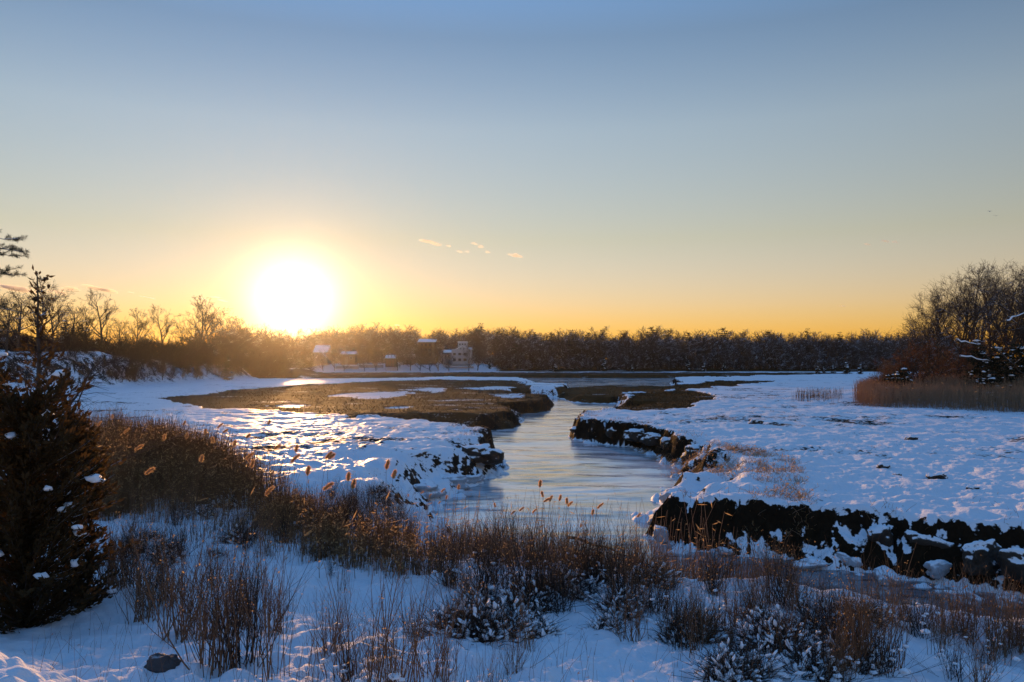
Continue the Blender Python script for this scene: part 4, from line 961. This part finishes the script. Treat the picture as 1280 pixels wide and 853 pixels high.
# ------------------------------------------------------------------ the dark cedar, its neighbours, the pine
x, Y = xat(38, 11.6), 11.6; z = gz(x, Y); H = at(38, 478, Y)[2] - z
conifer_thing(980, H, 1.35, "big dark cedar with a few snow clumps at the left edge of the foreground", (x, Y, z - .25), 26, .11, 28, 13, M_CEDAR, None, .16, (.3, .85), .8, "cedar_tree", .9, .85)
x, Y = xat(102, 12.6), 12.6; z = gz(x, Y)
conifer_thing(981, at(102, 500, Y)[2] - z, .8, "smaller dark cedar leaning out on the right of the big foreground cedar", (x, Y, z - .25), 7, .10, 20, 10, M_CEDAR, None, .35, (.3, .8), 1.0, "cedar_tree", 1.0, .85)
x, Y = xat(50, 15.5), 15.5; z = gz(x, Y)
conifer_thing(982, at(36, 340, Y)[2] - z, .7, "spindly rust-brown cedar rising with a bent tip above the big foreground cedar", (x, Y, z), 2, .12, 26, 5, M_CEDAR, None, .5, (.2, .4), .5, "cedar_tree", .7, .8)
x, Y = xat(-20, 12.8), 12.8; z = gz(x, Y)
conifer_thing(983, at(-20, 446, Y)[2] - z, 1.2, "dark cedar at the extreme left edge behind the big one", (x, Y, z - .25), 10, .11, 28, 11, M_CEDAR, None, .30, (.3, .85), .75, "cedar_tree", .9, .85)
# pine whose boughs reach in at the left edge
def edge_pine():
    Y = 24; x0 = xat(-95, Y); z0 = gz(x0, Y); t = thing("pine_tree", "pine outside the left edge whose dark needled boughs reach into the sky", "tree", (x0, Y, z0)); R = random.Random(5); rng = np.random.default_rng(5)
    top = at(-95, 250, Y)[2] - z0; sg = [(0, 0, -.2, .1, 0, top * .5, .16, .12), (.1, 0, top * .5, 0, .1, top, .12, .03)]; b = Bag(); b.segs(sg, 8); link("trunk", b.build("trunk", [M_BARK], True), t)
    br = []; cs = []; ax = []
    def bough(tipx, tipy, basepy, n=12, dy=0.0):
        p0 = np.array([0, 0, at(-95, basepy, Y)[2] - z0]); p1 = at(tipx, tipy, Y + dy) - np.array([x0, Y, z0]); q = p0
        for k in range(8):
            f = (k + 1) / 8; q2 = p0 + (p1 - p0) * f + np.array([0, R.gauss(0, .05), R.gauss(0, .04) + .12 * math.sin(f * 3)]); br.append((*q, *q2, .035 * (1 - .8 * f) + .006, .035 * (1 - .8 * f))); 
            if k > 2:
                for _ in range(3):
                    e = q2 + np.array([R.uniform(-.1, .35), R.uniform(-.4, .4), R.uniform(-.08, .2)]); br.append((*q2, *e, .009, .004))
                    for c in range(80):
                        u = R.random() ** .6; cs.append(q2 + (e - q2) * u + rng.normal(0, .012, 3)); v = rng.normal(0, .7, 3); ax.append(v + (e - q2) * 1.2)
            q = q2
    for a in ((29, 316, 312), (17, 300, 300), (16, 322, 330), (20, 345, 352), (8, 338, 340), (12, 388, 395), (6, 415, 405), (-30, 290, 290), (-20, 370, 370)): bough(*a, dy=R.uniform(-.5, .5))
    b = Bag(); b.segs(br, 4); link("boughs", b.build("boughs", [M_BARK]), t)
    b = Bag(); n = len(cs); b.tri(*diamonds(np.array(cs), np.array(ax), rng.uniform(.07, .13, n), .0045, rng)); link("needles", b.build("needles", [M_PINE]), t)
edge_pine()
def limb(name, label, cat, pts3, r, twigs=0, tl=.4, m=None, snow=False, seed=1, dirx=1):
    R = random.Random(seed); o = np.array(pts3[0]); t = thing(name, label, cat, tuple(o)); sg = []; tg = []
    pp = [np.array(p) - o for p in pts3]; n = 5; q = pp[0]; tot = n * (len(pp) - 1); c = 0
    for a, b_ in zip(pp[:-1], pp[1:]):
        for k in range(n):
            q2 = a + (b_ - a) * (k + 1) / n + np.array([R.gauss(0, r * .8), R.gauss(0, r * .8), R.gauss(0, r * .5)]); ra, rb = r * (1 - .7 * c / tot), r * (1 - .7 * (c + 1) / tot); c += 1; sg.append((*q, *q2, ra, rb))
            for _ in range(twigs):
                e = q2 + np.array([R.uniform(-.5, 1) * dirx, R.uniform(-.5, .5), R.gauss(.1, .25)]) * tl; mid = (q2 + e) / 2 + np.array([0, 0, .05 * tl]); tg.append((*q2, *mid, .005, .004)); tg.append((*mid, *e, .004, .002))
                e2 = mid + (e - q2) * .5 + np.array([0, R.gauss(0, .1), R.gauss(0, .15)]) * tl; tg.append((*mid, *e2, .003, .0015))
            q = q2
    b = Bag(); b.segs(sg, 7); link("wood", b.build("wood", [m or M_BARK], True), t)
    if tg: b = Bag(); b.segs(tg, 3); link("twigs", b.build("twigs", [m or M_DARKTWIG]), t)
    return t
limb("leafless_sapling", "slender leaning bare sapling with fine twigs, right of the dark cedar's top", "tree", [tuple(at(70, 545, 14)), tuple(at(92, 494, 14)), tuple(at(131, 443, 14.2))], .030, 4, .7, None, False, 3)
limb("leafless_sapling", "thin bare sapling forking low to the right of the leaning one", "tree", [tuple(at(80, 548, 14.4)), tuple(at(108, 474, 14.4)), tuple(at(145, 453, 14.6))], .016, 3, .6, None, False, 4)
limb("bent_branch", "long pale bent branch lying across the reed field beside the cedar", "branch", [tuple(at(128, 584, 15.5)), tuple(at(175, 566, 15.8)), tuple(at(232, 541, 16.4))], .018, 2, .5, M_REED, False, 5)
x, y, z = ground_at(95, 748); t = limb("broken_stump", "broken splintered stump on the snow bank under the cedar", "stump", [(x, y, z - .1), (x - .03, y, z + .22), (x - .12, y, z + .42)], .06, 1, .3, M_BARK, False, 6)
x, y, z = ground_at(78, 745); limb("fallen_branch", "thin fallen branch leaning from the snow towards the broken stump", "branch", [(x - .25, y + .1, z + .28), (x + .05, y, z - .03)], .014, 1, .25, M_BARK, False, 7)
x0 = at(710, 672, 23.0); x1 = at(760, 686, 21.5); x2 = at(812, 708, 20.0)
limb("driftwood_log", "thin curved driftwood pole lying along the near edge of the creek", "log", [tuple(x0), tuple(x1), tuple(x2)], .045, 0, 0, M_REED, False, 8)

# ------------------------------------------------------------------ rock, peat blocks, ice blocks
def clodmat(name, e0, e1, lo, hi, top=SNOW):
    m, t, b = mat(name); g = t.nodes.new("ShaderNodeNewGeometry"); sp = t.nodes.new("ShaderNodeSeparateXYZ"); t.links.new(g.outputs["Normal"], sp.inputs[0])
    n = noise(t, 5, 4, pos(t)); k = mth(t, 'ADD', sp.outputs[2], mth(t, 'MULTIPLY', mth(t, 'SUBTRACT', n, .5), 1.3)); k = rng_map(t, k, lo, hi)
    t.links.new(mixc(t, k, mixc(t, noise(t, 14, 3, pos(t)), e0, e1), top), b.inputs["Base Color"]); b.inputs["Roughness"].default_value = .7
    bp = nd(t, "ShaderNodeBump"); bp.inputs["Strength"].default_value = .6; bp.inputs["Distance"].default_value = .05; t.links.new(noise(t, 11, 5, pos(t)), bp.inputs["Height"]); t.links.new(bp.outputs[0], b.inputs["Normal"]); return m
M_PEAT = clodmat("peat", (.008, .006, .004), (.045, .029, .015), .45, .62); M_ICEBLOCK = clodmat("ice_crust", (.22, .25, .29), (.42, .46, .50), .55, .95); M_ROCK = clodmat("rock", (.03, .03, .032), (.07, .068, .068), 1.0, 1.3)
def lump(seed, sx, sy, sz):
    import bmesh
    from mathutils import noise as mn
    bm = bmesh.new(); bmesh.ops.create_icosphere(bm, subdivisions=4, radius=1); R = random.Random(seed); o = Vector([R.uniform(0, 90) for _ in range(3)]); V = []
    for v in bm.verts:
        c = v.co.copy(); c.x = math.copysign(abs(c.x) ** .75, c.x); c.y = math.copysign(abs(c.y) ** .75, c.y); c.z = math.copysign(abs(c.z) ** .7, c.z)
        k = 1 + .42 * mn.noise(c * 1.1 + o) + .20 * mn.noise(c * 2.7 + o) + .10 * mn.noise(c * 6.5 + o); V.append((c.x * k * sx, c.y * k * sy, c.z * k * sz))
    bm.verts.index_update(); T = [[v.index for v in f.verts] for f in bm.faces]; bm.free(); return np.array(V), np.array(T)
def block(name, label, cat, px, py, zc, s3, seed, m, group=None):
    g = gnd(px, py, zc); V, T = lump(seed, *(np.array(s3) * (.62 if m is M_PEAT else .8 if py < 660 else .5))); g = g + (np.array([.35, .25]) if m is M_PEAT else 0); o = link(name, mesh(name, V, T, None, [m], None, True), None, (g[0], g[1], zc)); o.rotation_euler = (0, 0, seed * 1.3); return tag(o, label, cat, group)
x, y, z = ground_at(203, 838); V, T = lump(8, .16, .12, .13); o = link("rock", mesh("rock", V, T, None, [M_ROCK], None, True), None, (x, y, z + .03)); tag(o, "dark rounded rock half buried in snow under the biggest shrub at bottom left", "rock")
PB = [(722, 540, -1.0, (.9, 1.2, .5)), (765, 541, -.75, (1.1, 1.3, .65)), (790, 545, -.7, (1.0, 1.2, .6)), (812, 550, -.75, (1.2, 1.0, .6)), (838, 556, -.7, (1.0, 1.1, .6)), (862, 566, -.7, (1.0, .9, .6)), (888, 572, -.6, (.8, .8, .5)), (905, 582, -.6, (.8, .7, .45)),
      (925, 594, -.6, (.8, .8, .5)), (940, 606, -.55, (.6, .7, .4)), (884, 590, -.9, (.6, .6, .35)), (935, 650, -.75, (.7, .6, .6)), (985, 660, -.8, (.8, .5, .6)), (1040, 668, -.8, (.9, .5, .6)), (1090, 676, -.8, (.8, .5, .6)), (1150, 686, -.8, (1.0, .5, .6)), (1215, 700, -.8, (.9, .5, .6)), (1270, 712, -.8, (.9, .5, .6)), (1335, 722, -.8, (1, .6, .6))]
for i, (px, py, zc, s3) in enumerate(PB):
    far = i < 11
    block("peat_block", "dark snow-topped peat block in the " + ("sunlit crumbling corner of the right bank" if far else "shadowed cut bank on the right"), "peat", px, py, zc, s3, 40 + i, M_PEAT, "peat blocks of the crumbling bank corner" if far else "peat blocks of the shadowed cut bank")
IB = [(826, 668, -1.25, (.45, .5, .45), "ice-coated block glowing at the creek's edge, nearest the lone plume"), (836, 648, -1.15, (.6, .7, .4), "long icy slab edge catching the sun beside the frozen ledge"), (846, 622, -1.1, (.6, .9, .35), "rounded icy hump at the left rim of the frozen ledge"), (868, 664, -1.2, (.5, .4, .35), "smooth snow-covered ice boulder before the dark bank"), (905, 690, -1.4, (.5, .4, .22), "small ice cake at the foot of the dark bank, left end"), (1010, 706, -1.4, (.9, .5, .25), "flat ice cake at the foot of the dark bank, under its middle"),
      (1110, 722, -1.4, (1.0, .5, .3), "broad ice cake at the foot of the dark bank towards the right"), (1200, 748, -1.4, (.9, .5, .3), "ice cake heaped against the dark bank near the right edge"), (1260, 752, -1.35, (.6, .4, .35), "ice hump against the dark bank at the right edge"), (1060, 700, -1.3, (.7, .4, .35), "snowy ice shelf hanging on the dark bank"), (1175, 712, -1.2, (.8, .4, .4), "tilted snowy slab half way up the dark bank"),
      (545, 600, -1.2, (1.4, 1.6, .4), "smooth icy hump below the dark lip of the left bank"), (580, 598, -1.3, (1.0, 1.2, .3), "lower icy hump at the water below the left bank"), (515, 612, -1.1, (1.2, 1.4, .35), "wide icy hump on the slope left of the water")]
for i, (px, py, zc, s3, lab) in enumerate(IB): block("ice_block", lab, "ice", px, py, zc, s3, 70 + i, M_ICEBLOCK)
for i, (px, py, zc, s3) in enumerate(((505, 572, -.25, (1.2, 1.0, .5)), (545, 570, -.35, (1.3, 1.0, .5)), (585, 568, -.45, (1.3, 1.0, .6)), (604, 572, -.6, (1.0, 1.0, .6)), (470, 568, -.2, (1.0, .8, .35)))):
    block("peat_block", "dark peat block along the lip of the frozen left bank", "peat", px, py, zc, s3, 90 + i, M_PEAT, "peat blocks on the lip of the left bank")
for i, (px, py, s_, lab) in enumerate(((1172, 594, .22, "largest dark clod capped with snow on the right-hand marsh"), (1104, 583, .15, "small dark clod on the marsh left of the largest one"), (1122, 590, .11, "tiny clod between two bigger ones on the right-hand marsh"), (1140, 548, .2, "dark tuft far out on the right-hand marsh"), (1215, 610, .12, "dark speck of turf right of the largest clod"), (945, 530, .3, "dark tuft on the marsh near the bank's far corner"))):
    g = gnd(px, py, .05); V, T = lump(120 + i, s_ * 1.4, s_, s_ * .7); o = link("turf_clod", mesh("turf_clod", V, T, None, [M_PEAT], None, True), None, (g[0], g[1], gz(g[0], g[1]) + s_ * .2)); tag(o, lab, "clod")

# ------------------------------------------------------------------ gulls and clouds
def gull(px, py, Y, lab, rz):
    p = at(px, py, Y); b = Bag(); sg = []
    V, T = [], []
    rings = [(-.28, .01), (-.18, .05), (-.02, .075), (.14, .06), (.22, .04), (.29, .012)]; n = 8
    V = [(x, r * math.cos(2 * math.pi * k / n), r * math.sin(2 * math.pi * k / n)) for x, r in rings for k in range(n)]
    Q = [[i * n + k, i * n + (k + 1) % n, (i + 1) * n + (k + 1) % n, (i + 1) * n + k] for i in range(len(rings) - 1) for k in range(n)]
    b.quad(np.array(V), Q)
    for s_ in (-1, 1):
        w = [(.10, 0, .03), (.12, .30, .16), (.02, .68, .08), (-.05, .66, .08), (-.04, .30, .15), (-.08, 0, .03)]
        U = np.array([(a, c * s_, d) for a, c, d in w]); U2 = U - [0, 0, .015]; b.quad(np.vstack([U, U2]), [[0, 1, 4, 5], [1, 2, 3, 4], [11, 10, 7, 6], [10, 9, 8, 7], [0, 6, 7, 1], [1, 7, 8, 2], [3, 9, 10, 4], [4, 10, 11, 5]])
    o = link("gull", b.build("gull", [plain("gull_feathers", (.25, .25, .26), (.4, .4, .4))]), None, tuple(p)); o.rotation_euler = (0.2, 0, rz); tag(o, lab, "bird")
gull(1237, 264.5, 190, "small gull in the sky at right, the higher of two", .4); gull(1245, 270, 190, "small gull in the sky at right, the lower of two", .9)
def cloud(puffs, dens=.022):
    m, t, p = mat("cloud_vapour"); t.nodes.remove(p); v = t.nodes.new("ShaderNodeVolumePrincipled"); v.inputs["Density"].default_value = dens; v.inputs["Anisotropy"].default_value = .55; v.inputs["Color"].default_value = (.98, .98, .98, 1)
    t.links.new(v.outputs[0], t.nodes["Material Output"].inputs["Volume"])
    for i, (px, py, w, h_) in enumerate(puffs):
        Y = 4200.0; p = at(px, py, Y); k = Y / F; R = random.Random(i + 9); b = Bag()
        V, T = blob((0, 0, 0), 1, 1, 700 + i); V = V * np.array([w * k * .5, w * k * .35, h_ * k * .5]); b.tri(V, T)
        o = link("cloud", b.build("cloud", [m], True), None, tuple(p)); tag(o, kind="stuff"); o.rotation_euler = (0, R.uniform(.05, .25), 0)
cloud([(532, 302, 20, 5), (545, 306, 18, 5), (561, 308, 9, 3.5), (592, 305, 10, 4), (601, 309, 9, 5), (610, 316, 8, 4), (574, 315, 9, 4), (584, 315, 7, 3.5), (643, 320, 18, 6), (1084, 306, 9, 3), (1107, 302, 12, 3), (1119, 303, 11, 2.5), (270, 372, 14, 4), (277, 376, 14, 4), (253, 374, 14, 3), (184, 372, 18, 3), (164, 366, 9, 2.5), (120, 361, 34, 8), (135, 364, 24, 6), (88, 362, 26, 7), (72, 366, 24, 6), (20, 362, 44, 10), (496, 407, 9, 2.5), (1053, 383, 9, 2.5)])
